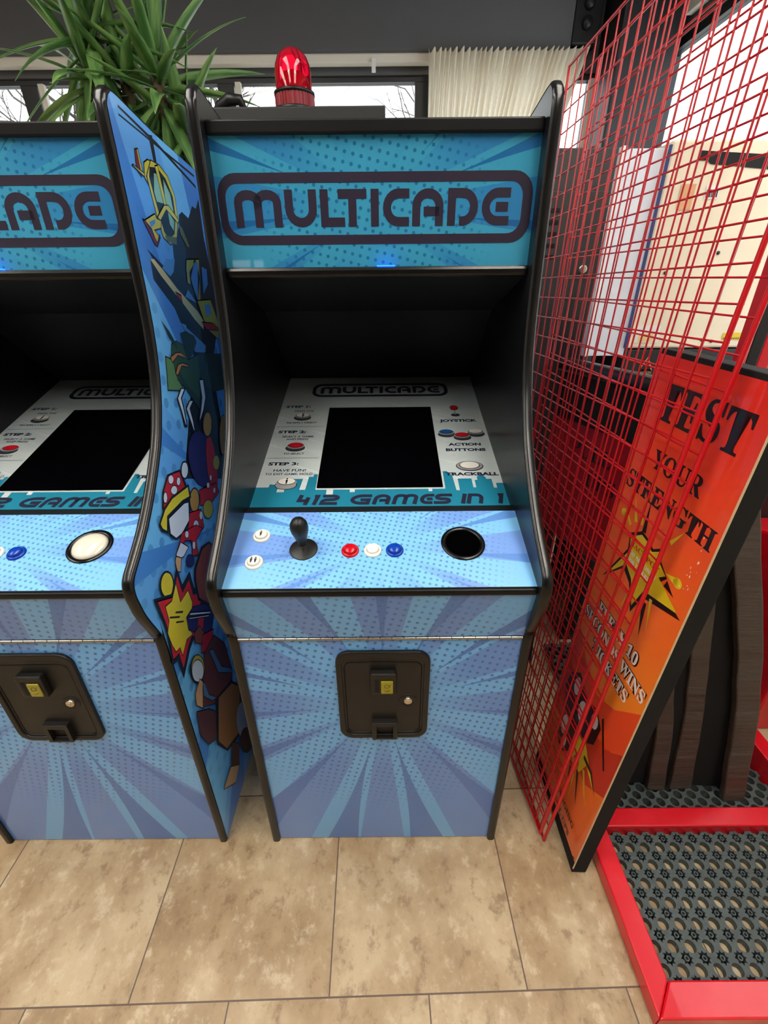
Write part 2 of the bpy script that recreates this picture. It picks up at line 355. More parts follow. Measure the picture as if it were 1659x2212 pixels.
# ------------------------------------------------------------------ arcade cabinets
FRONT = sunburst('front_burst_print', (108, 178, 238), (96, 136, 210), (70, 116, 194), (62, 106, 168), n=12, rs=.12, dot_r=.46, rdot=.21, dot_on=.9)
PANEL = sunburst('panel_burst_print', (126, 192, 244), (112, 150, 226), (88, 138, 214), (72, 132, 190), pitch=.0122, rdot=.22, n=12, rs=.09, dot_r=.30, dot_on=.9)
MARQ = sunburst('marquee_burst_print', (58, 152, 190), (44, 122, 182), (28, 96, 158), (30, 100, 150), pitch=.0155, n=12, rs=.11, dot_r=.26, dot_on=.85, rough=.25, coat=1.0)
SIDE = sunburst('side_burst_print', (116, 196, 248), (102, 174, 240), (70, 134, 214), (76, 142, 206), pitch=.047, rdot=.23, n=11, rs=.2, dot_r=.95, dot_on=.85, coat=.6)
PROFILE = [(.708,0),(.708,.765),(.702,.79),(.675,.862),(.667,.90),(.664,.922),(.667,.943),(.678,.957),(.704,.974),(.76,1.012),(.825,1.07),(.884,1.135),(.92,1.193),(.945,1.247),(.963,1.308),
    (.975,1.383),(.981,1.491),(.986,1.589),(.988,1.695),(.993,1.716),(1.006,1.729),(1.03,1.732),(1.16,1.711),(1.57,1.665)]
def smooth_path(P, lo, hi, k=4):
    out = P[:lo]
    for i in range(lo, hi):
        p0, p1, p2, p3 = P[max(i-1, 0)], P[i], P[i+1], P[min(i+2, len(P)-1)]
        for j in range(k):
            t = j/k
            out.append(tuple(.5*(2*b+(c-a)*t+(2*a-5*b+4*c-d)*t*t+(3*b-a-3*c+d)*t**3) for a, b, c, d in zip(p0, p1, p2, p3)))
    return out+P[hi:]
PROF = smooth_path(PROFILE, 1, 21)
TH = .0195
ART = [
('ink',[(1.032,1.718),(1.175,1.695),(1.366,1.651),(1.365,1.645),(1.172,1.689),(1.03,1.714)]),
('ink',[(1.028,1.705),(1.366,1.673),(1.365,1.668),(1.026,1.702)]),
('ink',[(1.137,1.7),(1.156,1.703),(1.152,1.653),(1.139,1.649)]),
('dark',[(1.22,1.575),(1.242,1.583),(1.261,1.578),(1.276,1.574),(1.315,1.603),(1.338,1.6),(1.369,1.623),(1.361,1.536),(1.388,1.359),(1.258,1.234),(1.243,0.91),(0.957,1.033),(1.156,1.291),(1.119,1.406),(1.062,1.457),(1.023,1.498),(1.116,1.454),(1.142,1.476),(1.152,1.512),(1.209,1.551)]),
('dark',[(1.027,1.48),(1.059,1.461),(1.128,1.422),(1.222,1.369),(1.253,1.328),(1.241,1.289),(1.193,1.316),(1.173,1.341),(1.112,1.355),(1.095,1.387),(1.022,1.444)]),
('blue2',[(1.102,1.483),(1.148,1.484),(1.128,1.459),(1.106,1.45),(1.074,1.465)]),
('cream',[(1.027,1.48),(1.043,1.481),(1.077,1.461),(1.13,1.425),(1.225,1.374),(1.255,1.349),(1.244,1.329),(1.198,1.356),(1.137,1.401),(1.111,1.417),(1.06,1.451)]),
('red',[(1.116,1.419),(1.144,1.412),(1.143,1.398),(1.126,1.406)]),
('yellow',[(1.101,1.649),(1.125,1.657),(1.162,1.656),(1.195,1.643),(1.216,1.611),(1.211,1.569),(1.184,1.528),(1.142,1.511),(1.111,1.523),(1.1,1.558),(1.095,1.592),(1.091,1.624)]),
('dark',[(1.112,1.644),(1.149,1.649),(1.182,1.636),(1.204,1.606),(1.198,1.568),(1.174,1.534),(1.138,1.521),(1.12,1.534),(1.113,1.566),(1.106,1.596),(1.101,1.626)]),
('mint',[(1.127,1.638),(1.158,1.637),(1.146,1.586),(1.113,1.585),(1.109,1.603)]),
('mint',[(1.168,1.635),(1.192,1.611),(1.193,1.578),(1.174,1.569),(1.155,1.59)]),
('mint',[(1.159,1.577),(1.188,1.56),(1.173,1.538),(1.157,1.55)]),
('yellow',[(1.138,1.65),(1.153,1.654),(1.16,1.587),(1.147,1.582)]),
('yellow',[(1.1,1.558),(1.145,1.584),(1.169,1.587),(1.215,1.563),(1.204,1.557),(1.154,1.577),(1.113,1.553)]),
('maroon',[(1.061,1.662),(1.073,1.663),(1.076,1.642),(1.066,1.62),(1.055,1.627),(1.054,1.641)]),
('yellow',[(1.068,1.664),(1.074,1.665),(1.076,1.63),(1.067,1.626)]),
('yellow',[(1.036,1.633),(1.04,1.635),(1.089,1.627),(1.083,1.621)]),
('yellow',[(1.089,1.647),(1.108,1.655),(1.121,1.655),(1.087,1.624),(1.089,1.612),(1.079,1.622)]),
('yellow',[(1.038,1.547),(1.09,1.563),(1.095,1.556),(1.116,1.553),(1.107,1.539),(1.074,1.533),(1.091,1.523),(1.073,1.509),(1.067,1.52),(1.062,1.534)]),
('blue1',[(1.057,1.546),(1.087,1.553),(1.083,1.545),(1.06,1.537)]),
('maroon',[(1.031,1.548),(1.04,1.547),(1.075,1.511),(1.093,1.527),(1.094,1.522),(1.072,1.504),(1.062,1.507)]),
('olive',[(1.118,1.527),(1.181,1.528),(1.173,1.513),(1.127,1.517)]),
('olive',[(1.207,1.556),(1.224,1.549),(1.249,1.514),(1.236,1.511),(1.206,1.537)]),
('gold',[(1.214,1.486),(1.262,1.488),(1.251,1.474),(1.217,1.458),(1.211,1.432),(1.194,1.436),(1.202,1.468)]),
('gold',[(1.271,1.488),(1.297,1.489),(1.258,1.396),(1.238,1.398),(1.278,1.447)]),
('blue2',[(1.258,1.48),(1.285,1.483),(1.239,1.397),(1.226,1.422),(1.219,1.447)]),
('blue2',[(1.305,1.473),(1.339,1.467),(1.329,1.432),(1.284,1.41)]),
('blue2',[(1.187,1.423),(1.221,1.397),(1.226,1.392),(1.163,1.408)]),
('gold',[(1.233,1.397),(1.328,1.396),(1.364,1.331),(1.339,1.294),(1.271,1.326),(1.251,1.358)]),
('blue2',[(1.28,1.386),(1.317,1.384),(1.313,1.36),(1.278,1.358)]),
('red',[(1.24,1.347),(1.307,1.339),(1.359,1.321),(1.346,1.316),(1.262,1.327)]),
('grass',[(0.996,1.299),(1.027,1.287),(1.028,1.258),(1.046,1.221),(1.028,1.22),(0.973,1.233),(0.987,1.268)]),
('blue2',[(1.112,1.355),(1.172,1.324),(1.236,1.29),(1.223,1.275),(1.159,1.285),(1.132,1.323)]),
('dgreen',[(1.094,1.335),(1.125,1.337),(1.171,1.321),(1.179,1.306),(1.141,1.282),(1.106,1.275),(1.099,1.304)]),
('green',[(1.037,1.318),(1.063,1.322),(1.095,1.31),(1.106,1.275),(1.172,1.277),(1.159,1.231),(1.12,1.153),(1.093,1.18),(1.065,1.214),(1.03,1.244),(1.028,1.271),(1.026,1.298)]),
('dgreen',[(1.172,1.279),(1.335,1.257),(1.32,1.16),(1.234,1.172),(1.189,1.196),(1.157,1.228)]),
('dgreen',[(1.043,1.266),(1.076,1.22),(1.13,1.178),(1.12,1.155),(1.069,1.207),(1.038,1.245)]),
('orange',[(1.025,1.258),(1.047,1.274),(1.075,1.273),(1.106,1.262),(1.101,1.259),(1.065,1.268),(1.035,1.252)]),
('orange',[(1.018,1.294),(1.047,1.299),(1.073,1.296),(1.107,1.278),(1.057,1.292),(1.021,1.282)]),
('dgreen',[(1.012,1.369),(1.039,1.345),(1.066,1.309),(1.057,1.305),(1.03,1.339)]),
('ink',[(1.032,1.224),(1.061,1.218),(1.03,1.202),(1.032,1.168),(1.026,1.135),(1.011,1.139),(1.01,1.173),(1.004,1.208)]),
('white',[(1.037,1.223),(1.055,1.219),(1.025,1.203),(1.027,1.169),(1.024,1.141),(1.019,1.143),(1.015,1.172),(1.009,1.207)]),
('ink',[(1.063,1.189),(1.094,1.182),(1.065,1.169),(1.068,1.138),(1.064,1.109),(1.047,1.114),(1.045,1.144),(1.037,1.177)]),
('white',[(1.069,1.188),(1.088,1.183),(1.059,1.171),(1.063,1.139),(1.061,1.116),(1.056,1.118),(1.05,1.143),(1.042,1.175)]),
('ink',[(1.143,1.222),(1.178,1.215),(1.173,1.171),(1.143,1.146),(1.11,1.122),(1.092,1.128),(1.117,1.153),(1.139,1.179)]),
('white',[(1.15,1.22),(1.172,1.216),(1.166,1.172),(1.137,1.147),(1.107,1.13),(1.101,1.131),(1.123,1.151),(1.145,1.177)]),
('navy',[(1.143,1.017),(1.134,0.992),(1.116,0.974),(1.092,0.965),(1.065,0.966),(1.039,0.976),(1.017,0.993),(1.002,1.015),(0.994,1.04),(0.994,1.064),(1.002,1.085),(1.017,1.101),(1.038,1.111),(1.062,1.113),(1.088,1.107),(1.111,1.092),(1.13,1.07),(1.141,1.044)]),
('red',[(1.155,0.99),(1.146,0.963),(1.134,0.941),(1.121,0.926),(1.108,0.921),(1.096,0.926),(1.088,0.94),(1.084,0.961),(1.084,0.986),(1.089,1.013),(1.097,1.039),(1.108,1.06),(1.12,1.074),(1.133,1.08),(1.145,1.077),(1.153,1.064),(1.158,1.044),(1.159,1.019)]),
('ink',[(1.18,1.097),(1.172,1.086),(1.16,1.079),(1.147,1.074),(1.134,1.074),(1.122,1.078),(1.113,1.085),(1.109,1.095),(1.108,1.106),(1.112,1.117),(1.12,1.127),(1.13,1.134),(1.143,1.139),(1.156,1.139),(1.168,1.136),(1.177,1.129),(1.183,1.12),(1.184,1.108)]),
('ochre',[(1.173,1.099),(1.166,1.089),(1.156,1.082),(1.145,1.078),(1.134,1.078),(1.125,1.081),(1.118,1.087),(1.114,1.095),(1.114,1.105),(1.118,1.115),(1.125,1.124),(1.134,1.131),(1.145,1.135),(1.155,1.136),(1.165,1.134),(1.173,1.128),(1.177,1.119),(1.177,1.109)]),
('red',[(1.015,0.977),(1.122,0.95),(1.136,0.917),(1.063,0.914),(1.003,0.94)]),
('white',[(1.081,0.961),(1.079,0.959),(1.076,0.957),(1.073,0.957),(1.069,0.957),(1.066,0.959),(1.063,0.961),(1.062,0.964),(1.062,0.967),(1.062,0.969),(1.064,0.972),(1.067,0.973),(1.07,0.974),(1.074,0.973),(1.077,0.972),(1.079,0.969),(1.081,0.967),(1.081,0.964)]),
('white',[(1.112,0.932),(1.11,0.93),(1.108,0.928),(1.105,0.927),(1.101,0.928),(1.099,0.929),(1.096,0.931),(1.095,0.934),(1.095,0.937),(1.096,0.939),(1.098,0.942),(1.101,0.943),(1.104,0.944),(1.107,0.944),(1.11,0.942),(1.112,0.94),(1.113,0.938),(1.113,0.935)]),
('white',[(1.103,0.973),(1.101,0.971),(1.099,0.969),(1.096,0.968),(1.094,0.968),(1.091,0.969),(1.09,0.971),(1.089,0.973),(1.089,0.976),(1.09,0.979),(1.092,0.981),(1.094,0.983),(1.097,0.984),(1.099,0.984),(1.102,0.983),(1.103,0.981),(1.104,0.979),(1.104,0.976)]),
('gold',[(1.176,0.988),(1.171,0.982),(1.164,0.978),(1.156,0.976),(1.147,0.977),(1.139,0.98),(1.134,0.985),(1.13,0.992),(1.129,0.999),(1.131,1.005),(1.136,1.011),(1.143,1.015),(1.151,1.017),(1.159,1.016),(1.167,1.013),(1.173,1.008),(1.177,1.002),(1.178,0.995)]),
('gold',[(1.071,0.895),(1.065,0.888),(1.056,0.884),(1.046,0.884),(1.035,0.886),(1.024,0.892),(1.017,0.899),(1.012,0.908),(1.01,0.917),(1.013,0.925),(1.018,0.931),(1.027,0.935),(1.037,0.936),(1.048,0.934),(1.058,0.929),(1.067,0.922),(1.072,0.913),(1.074,0.903)]),
('ochre',[(1.268,1.038),(1.257,1.021),(1.243,1.007),(1.23,0.998),(1.218,0.996),(1.209,0.999),(1.203,1.008),(1.203,1.022),(1.207,1.038),(1.214,1.056),(1.225,1.072),(1.238,1.086),(1.252,1.095),(1.264,1.099),(1.273,1.096),(1.279,1.087),(1.28,1.074),(1.276,1.057)]),
('ink',[(1.005,0.954),(0.998,0.945),(0.988,0.939),(0.977,0.936),(0.966,0.938),(0.957,0.943),(0.95,0.951),(0.946,0.961),(0.946,0.971),(0.949,0.981),(0.956,0.99),(0.965,0.996),(0.976,0.998),(0.987,0.997),(0.997,0.993),(1.004,0.985),(1.009,0.975),(1.009,0.964)]),
('ochre',[(1.001,0.956),(0.994,0.948),(0.986,0.942),(0.976,0.939),(0.967,0.94),(0.959,0.945),(0.953,0.951),(0.95,0.96),(0.95,0.97),(0.953,0.979),(0.959,0.987),(0.968,0.993),(0.977,0.995),(0.986,0.995),(0.995,0.991),(1.001,0.984),(1.004,0.976),(1.004,0.966)]),
('ink',[(0.825,1.02),(0.844,1.053),(0.88,1.076),(0.939,1.064),(0.944,1.048),(0.958,1.006),(0.875,1.021),(0.837,1.015)]),
('red',[(0.83,1.019),(0.849,1.051),(0.883,1.073),(0.936,1.06),(0.938,1.047),(0.947,1.013),(0.874,1.025)]),
('white',[(0.902,1.055),(0.899,1.052),(0.896,1.05),(0.891,1.05),(0.887,1.05),(0.883,1.052),(0.88,1.055),(0.878,1.058),(0.878,1.062),(0.879,1.065),(0.881,1.068),(0.884,1.07),(0.889,1.07),(0.893,1.07),(0.897,1.068),(0.9,1.065),(0.902,1.062),(0.903,1.058)]),
('white',[(0.857,1.032),(0.854,1.029),(0.851,1.027),(0.848,1.025),(0.845,1.025),(0.842,1.027),(0.84,1.029),(0.839,1.032),(0.84,1.036),(0.841,1.04),(0.844,1.043),(0.847,1.046),(0.85,1.047),(0.853,1.047),(0.856,1.046),(0.858,1.043),(0.858,1.04),(0.858,1.036)]),
('white',[(0.906,1.027),(0.903,1.025),(0.899,1.023),(0.894,1.023),(0.889,1.024),(0.885,1.026),(0.881,1.029),(0.878,1.033),(0.877,1.037),(0.878,1.04),(0.881,1.043),(0.885,1.044),(0.889,1.045),(0.894,1.044),(0.899,1.042),(0.903,1.039),(0.906,1.035),(0.907,1.031)]),
('white',[(0.929,1.038),(0.927,1.036),(0.924,1.034),(0.92,1.033),(0.917,1.033),(0.914,1.034),(0.912,1.037),(0.91,1.04),(0.91,1.043),(0.911,1.046),(0.914,1.049),(0.917,1.051),(0.92,1.052),(0.923,1.052),(0.927,1.05),(0.929,1.048),(0.93,1.045),(0.93,1.042)]),
('ink',[(0.982,1.044),(0.977,1.038),(0.97,1.034),(0.962,1.032),(0.954,1.032),(0.947,1.035),(0.942,1.04),(0.939,1.047),(0.939,1.054),(0.941,1.061),(0.946,1.067),(0.953,1.071),(0.96,1.074),(0.968,1.073),(0.975,1.071),(0.981,1.066),(0.984,1.059),(0.985,1.052)]),
('white',[(0.978,1.046),(0.974,1.041),(0.968,1.037),(0.962,1.035),(0.955,1.035),(0.95,1.037),(0.945,1.042),(0.943,1.047),(0.943,1.053),(0.946,1.059),(0.95,1.065),(0.955,1.068),(0.961,1.071),(0.968,1.07),(0.973,1.068),(0.978,1.064),(0.98,1.059),(0.98,1.052)]),
('ink',[(0.797,0.999),(0.83,1.019),(0.872,1.027),(0.964,1.017),(0.962,0.982),(0.919,0.989),(0.84,0.993),(0.824,0.962),(0.801,0.981)]),
('lemon',[(0.803,0.998),(0.834,1.015),(0.875,1.022),(0.958,1.013),(0.955,0.988),(0.916,0.996),(0.837,0.998),(0.821,0.97),(0.807,0.984)]),
('ink',[(0.836,0.995),(0.92,0.991),(0.952,0.98),(0.935,0.935),(0.883,0.924),(0.847,0.933),(0.825,0.958)]),
('white',[(0.84,0.991),(0.922,0.987),(0.943,0.979),(0.926,0.94),(0.88,0.931),(0.849,0.936),(0.831,0.958)]),
('red',[(0.937,0.954),(0.999,0.932),(0.994,0.884),(0.937,0.881),(0.878,0.914),(0.917,0.931)]),
('white',[(0.967,0.903),(0.964,0.899),(0.96,0.897),(0.955,0.896),(0.949,0.897),(0.944,0.9),(0.941,0.904),(0.939,0.909),(0.938,0.914),(0.94,0.918),(0.943,0.922),(0.947,0.924),(0.952,0.925),(0.957,0.924),(0.962,0.921),(0.966,0.917),(0.968,0.913),(0.969,0.908)]),
('white',[(1.001,0.913),(0.998,0.91),(0.995,0.908),(0.991,0.907),(0.988,0.908),(0.984,0.909),(0.982,0.912),(0.981,0.916),(0.981,0.92),(0.982,0.923),(0.984,0.926),(0.988,0.928),(0.991,0.929),(0.995,0.929),(0.998,0.927),(1.001,0.924),(1.002,0.921),(1.002,0.917)]),
('white',[(0.925,0.906),(0.923,0.903),(0.919,0.901),(0.915,0.901),(0.911,0.902),(0.908,0.904),(0.905,0.907),(0.903,0.911),(0.903,0.915),(0.904,0.918),(0.906,0.921),(0.91,0.923),(0.914,0.923),(0.918,0.922),(0.921,0.92),(0.924,0.917),(0.926,0.913),(0.926,0.91)]),
('red',[(0.88,0.933),(0.954,0.912),(0.983,0.886),(0.936,0.878),(0.931,0.84),(0.902,0.854),(0.913,0.892),(0.885,0.909),(0.844,0.9),(0.841,0.911)]),
('white',[(0.907,0.912),(0.905,0.91),(0.902,0.908),(0.899,0.908),(0.896,0.909),(0.893,0.91),(0.891,0.913),(0.889,0.916),(0.889,0.919),(0.89,0.922),(0.892,0.925),(0.895,0.926),(0.898,0.927),(0.901,0.926),(0.904,0.924),(0.907,0.922),(0.908,0.919),(0.908,0.915)]),
('white',[(0.926,0.87),(0.924,0.867),(0.921,0.865),(0.918,0.864),(0.915,0.865),(0.912,0.867),(0.911,0.869),(0.91,0.872),(0.91,0.876),(0.911,0.879),(0.914,0.882),(0.916,0.884),(0.919,0.885),(0.922,0.885),(0.925,0.883),(0.927,0.881),(0.928,0.877),(0.928,0.874)]),
('white',[(0.863,0.918),(0.892,0.887),(0.861,0.881),(0.838,0.888),(0.83,0.905)]),
('tan',[(0.829,0.902),(0.849,0.885),(0.831,0.859),(0.818,0.868),(0.819,0.892)]),
('navy',[(0.902,0.842),(0.898,0.838),(0.893,0.836),(0.886,0.837),(0.879,0.839),(0.873,0.844),(0.868,0.849),(0.865,0.855),(0.864,0.861),(0.865,0.866),(0.869,0.87),(0.874,0.872),(0.88,0.872),(0.887,0.869),(0.893,0.865),(0.898,0.86),(0.902,0.853),(0.903,0.847)]),
('ink',[(0.792,0.853),(0.785,0.845),(0.776,0.841),(0.765,0.84),(0.755,0.844),(0.746,0.851),(0.74,0.861),(0.736,0.872),(0.736,0.882),(0.739,0.892),(0.746,0.9),(0.754,0.904),(0.764,0.905),(0.774,0.902),(0.783,0.896),(0.791,0.886),(0.795,0.875),(0.795,0.864)]),
('lemon',[(0.788,0.855),(0.782,0.848),(0.774,0.844),(0.765,0.843),(0.757,0.846),(0.749,0.852),(0.744,0.86),(0.741,0.87),(0.741,0.879),(0.744,0.888),(0.75,0.895),(0.757,0.899),(0.766,0.9),(0.774,0.898),(0.782,0.892),(0.788,0.884),(0.791,0.874),(0.791,0.864)]),
('ink',[(0.706,0.881),(0.772,0.843),(0.819,0.882),(0.823,0.83),(0.868,0.835),(0.87,0.785),(0.93,0.75),(0.884,0.706),(0.84,0.704),(0.851,0.648),(0.811,0.678),(0.783,0.672),(0.727,0.637),(0.726,0.696),(0.702,0.703),(0.715,0.78),(0.716,0.805)]),
('red',[(0.716,0.867),(0.774,0.833),(0.813,0.865),(0.815,0.814),(0.857,0.82),(0.858,0.773),(0.906,0.748),(0.869,0.718),(0.83,0.713),(0.836,0.667),(0.803,0.691),(0.778,0.683),(0.736,0.657),(0.736,0.705),(0.71,0.713),(0.722,0.774),(0.722,0.808)]),
('lemon',[(0.737,0.837),(0.765,0.829),(0.799,0.852),(0.797,0.801),(0.84,0.801),(0.846,0.761),(0.832,0.744),(0.804,0.736),(0.809,0.693),(0.781,0.704),(0.747,0.687),(0.746,0.713),(0.728,0.718),(0.721,0.743),(0.718,0.781),(0.736,0.8)]),
('ink',[(0.769,0.797),(0.798,0.775),(0.794,0.772),(0.765,0.795)]),
('ink',[(0.743,0.805),(0.78,0.775),(0.776,0.773),(0.739,0.803)]),
('ink',[(0.761,0.776),(0.79,0.753),(0.787,0.751),(0.757,0.774)]),
('ink',[(0.891,0.825),(0.952,0.85),(1.001,0.836),(1.039,0.795),(1.001,0.702),(0.919,0.687),(0.873,0.745),(0.879,0.802)]),
('rust',[(0.898,0.818),(0.956,0.842),(0.999,0.832),(1.028,0.797),(0.992,0.708),(0.919,0.698),(0.881,0.745),(0.887,0.796)]),
('navy',[(0.803,0.751),(0.844,0.749),(0.906,0.706),(0.944,0.656),(0.905,0.619),(0.846,0.658),(0.798,0.717)]),
('white',[(0.824,0.747),(0.921,0.67),(0.916,0.666),(0.818,0.744)]),
('red',[(0.854,0.711),(0.884,0.686),(0.855,0.654),(0.832,0.681)]),
('white',[(0.815,0.74),(0.908,0.669),(0.906,0.665),(0.812,0.737)]),
('rust',[(0.817,0.69),(0.85,0.685),(0.863,0.648),(0.835,0.637),(0.81,0.667)]),
('red',[(0.853,0.651),(0.915,0.615),(0.871,0.58),(0.824,0.617)]),
('brown',[(0.838,0.603),(0.907,0.601),(0.957,0.524),(0.967,0.408),(0.938,0.355),(0.843,0.416),(0.766,0.493),(0.75,0.53),(0.798,0.551)]),
('steel',[(0.864,0.587),(0.885,0.572),(0.908,0.484),(0.96,0.423),(0.963,0.4),(0.883,0.487)]),
('steel',[(0.797,0.548),(0.805,0.533),(0.809,0.488),(0.842,0.437),(0.815,0.457),(0.783,0.513)]),
('ink',[(0.821,0.566),(0.812,0.557),(0.801,0.553),(0.789,0.555),(0.777,0.563),(0.766,0.575),(0.758,0.59),(0.754,0.605),(0.754,0.62),(0.758,0.633),(0.766,0.641),(0.776,0.645),(0.788,0.644),(0.8,0.637),(0.811,0.626),(0.82,0.611),(0.824,0.595),(0.825,0.579)]),
('gold',[(0.82,0.571),(0.813,0.563),(0.803,0.559),(0.792,0.561),(0.781,0.568),(0.772,0.578),(0.765,0.591),(0.762,0.605),(0.762,0.618),(0.765,0.629),(0.772,0.637),(0.781,0.641),(0.792,0.64),(0.802,0.634),(0.812,0.624),(0.819,0.611),(0.824,0.597),(0.824,0.583)]),
('white',[(0.813,0.568),(0.807,0.561),(0.798,0.559),(0.789,0.561),(0.779,0.567),(0.771,0.577),(0.764,0.588),(0.761,0.6),(0.761,0.612),(0.764,0.621),(0.77,0.628),(0.778,0.631),(0.787,0.629),(0.796,0.624),(0.805,0.615),(0.812,0.603),(0.816,0.591),(0.816,0.578)]),
('tan',[(0.751,0.557),(0.787,0.57),(0.797,0.548),(0.765,0.49),(0.743,0.528)]),
('brown2',[(0.737,0.513),(0.791,0.456),(0.831,0.394),(0.798,0.334),(0.747,0.375),(0.723,0.444)]),
('ink',[(0.832,0.442),(0.942,0.391),(1.005,0.298),(0.919,0.174),(0.825,0.234),(0.781,0.326)]),
('tanbrown',[(0.85,0.428),(0.943,0.379),(0.99,0.309),(0.909,0.194),(0.824,0.246),(0.792,0.323)]),
('steel2',[(1.001,0.14),(0.988,0.126),(0.972,0.121),(0.954,0.125),(0.937,0.138),(0.923,0.157),(0.914,0.181),(0.91,0.206),(0.911,0.229),(0.918,0.248),(0.929,0.262),(0.944,0.268),(0.961,0.265),(0.978,0.255),(0.992,0.237),(1.003,0.213),(1.009,0.187),(1.008,0.162)]),
('brown2',[(0.996,0.042),(0.986,0.033),(0.972,0.034),(0.956,0.043),(0.939,0.059),(0.925,0.08),(0.914,0.103),(0.908,0.126),(0.907,0.146),(0.911,0.161),(0.92,0.169),(0.933,0.17),(0.948,0.163),(0.964,0.149),(0.979,0.129),(0.991,0.105),(0.998,0.081),(1.0,0.059)]),
('brown2',[(0.862,0.224),(0.899,0.163),(0.869,0.1),(0.821,0.159)]),
('tan',[(0.819,0.17),(0.87,0.102),(0.823,0.087),(0.754,0.169)])]
def burst_quad(name, m, parent, B, u0, u1, v0, v1, uvo, n=0, r=0):
    return MB().poly(B, [(u0,v0),(u1,v0),(u1,v1),(u0,v1)], n, uvo=uvo).build(name, m, parent)
def push_button(name, B, u, v, m, parent, icon=0):
    o = MB().lathe(B, [(.0182, 0), (.0182, .002), (.0165, .0042), (.0132, .0048), (.0128, .003)], 28, u, v).build(name, m, parent)
    MB().lathe(B, [(.0124, .002), (.0122, .008), (.0108, .0095), (0, .0092)], 28, u, v).build('plunger', m, o)
    if icon:
        b = MB()
        for k in range(icon):
            du = (k-(icon-1)/2)*.0085
            b.poly(B, ell(u+du, v+.0058, .0017, .0017, 10), .0099)
            b.poly(B, [(u+du-.0026, v+.0035), (u+du+.0026, v+.0035), (u+du+.0012, v-.0065), (u+du-.0012, v-.0065)], .0099)
        b.build('player_icon', INK, o)
    return o
def make_cabinet(root):
    # side panels with edge trim and printed art
    for sx in (-1, 1):
        x0, x1 = (-.32, -.32+TH) if sx < 0 else (.32-TH, .32)
        k = len(PROF)+1; P = PROF+[(1.57, 0)]
        mb = MB().add([(x0, y, z) for y, z in P]+[(x1, y, z) for y, z in P], [tuple(range(k))[::-1], tuple(range(k, 2*k))]+[(i, (i+1)%k, (i+1)%k+k, i+k) for i in range(k)])
        sp = mb.build('side_panel', BLK, root)
        # rounded trim along the front edge
        V = []; F = []; ns = 9; xc = (x0+x1)/2; path = PROF[:-1]
        for i, (y, z) in enumerate(path):
            a = Vector(path[max(i-1, 0)]); c = Vector(path[min(i+1, len(path)-1)]); d = (c-a).normalized(); nn = Vector((-d.y, d.x))   # outward
            for j in range(ns):
                t = -1+2*j/(ns-1); off = .0005+.0048*max(0, 1-abs(t)**3)**.6
                V.append((xc+t*(TH/2+.0008), y+nn.x*off, z+nn.y*off))
        for i in range(len(path)-1):
            for j in range(ns-1): F.append((i*ns+j, i*ns+j+1, (i+1)*ns+j+1, (i+1)*ns+j))
        MB().add(V, F, smooth=True).build('edge_trim', TM, sp)
        xo = -.3208 if sx < 0 else .3208
        u = (0, 1, 0) if sx > 0 else (0, -1, 0); B = basis((xo, 1.0, 0), u, (0, 0, 1)); q = [((y-1.0)*sx, z) for y, z in [(y+.004 if i < len(PROF)-2 else y, z-.002) for i, (y, z) in enumerate(PROF)]+[(1.566, .002)]]
        sa = MB().poly(B, q, 0, uvo=(.35*sx, .75)).build('side_art', SIDE, sp)
        if sx > 0:
            cols = []
            for c, _ in ART:
                if c not in cols: cols.append(c)
            b = MB()
            for i, (c, pts) in enumerate(ART):
                q2 = [(y-1.0, z) for y, z in pts]; b.poly(B, q2, .0002+.000045*i, cols.index(c))
                if c not in ('ink', 'dark', 'blue2', 'cream', 'dgreen', 'olive', 'blue1'): b.stroke(B, q2+q2[:2], .0024, .00022+.000045*i, cols.index('ink'))
            b.build('printed_shapes', [prt(c) for c in cols], sp)
    X = .3005
    # body
    MB().hexa([(-X,1.555,0),(X,1.555,0),(X,1.565,0),(-X,1.565,0),(-X,1.555,1.655),(X,1.555,1.655),(X,1.565,1.655),(-X,1.565,1.655)]).build('back_panel', BLK2, root)
    MB().hexa([(-X,1.02,1.672),(X,1.02,1.672),(X,1.555,1.64),(-X,1.555,1.64),(-X,1.02,1.686),(X,1.02,1.686),(X,1.555,1.655),(-X,1.555,1.655)]).build('top_panel', BLK2, root)
    MB().hexa([(-X,1.02,1.447),(X,1.02,1.447),(X,1.30,1.366),(-X,1.30,1.366),(-X,1.02,1.46),(X,1.02,1.46),(X,1.31,1.378),(-X,1.31,1.378)]).build('speaker_panel', BLK2, root)
    MB().hexa([(-X,1.556,1.13),(X,1.556,1.13),(X,1.564,1.14),(-X,1.564,1.14),(-X,1.30,1.366),(X,1.30,1.366),(X,1.31,1.378),(-X,1.31,1.378)]).build('monitor_hood', BLK2, root)
    # marquee
    Bm = basis((0, 1.020, 1.463), (1, 0, 0), (0, .002, .209)); H = .2095
    mq = burst_quad('marquee', MARQ, root, Bm, -X, X, 0, H, (-.005, .10))
    b = MB(); yo = 1.463
    b.ring(Bm, rrect(-.302+.004, .295, 1.502-yo, 1.617-yo, .036), rrect(-.284, .277, 1.518-yo, 1.601-yo, .024), -.0003, .0006)
    wordmark(b, Bm, MULTI, 1.531-yo, .060, .0152, .0006); b.build('wordmark', LOGO, mq)
    MB().box(-X, X, 1.012, 1.05, 1.671, 1.692).build('marquee_top_bar', BAR, root, .003)
    MB().box(-X, X, 1.003, 1.035, 1.444, 1.463).build('marquee_bottom_bar', TM, root, .006)
    MB().box(.0, .036, 1.0045, 1.012, 1.4632, 1.4652).build('marquee_light', mat('blue_led', (20, 90, 255), .4, emit=(20, 90, 255), es=6), root, .0005)
    # control panel
    s = Vector((0, .192, .0605)); Bc = basis((0, .688, .9215), (1, 0, 0), s); L = s.length
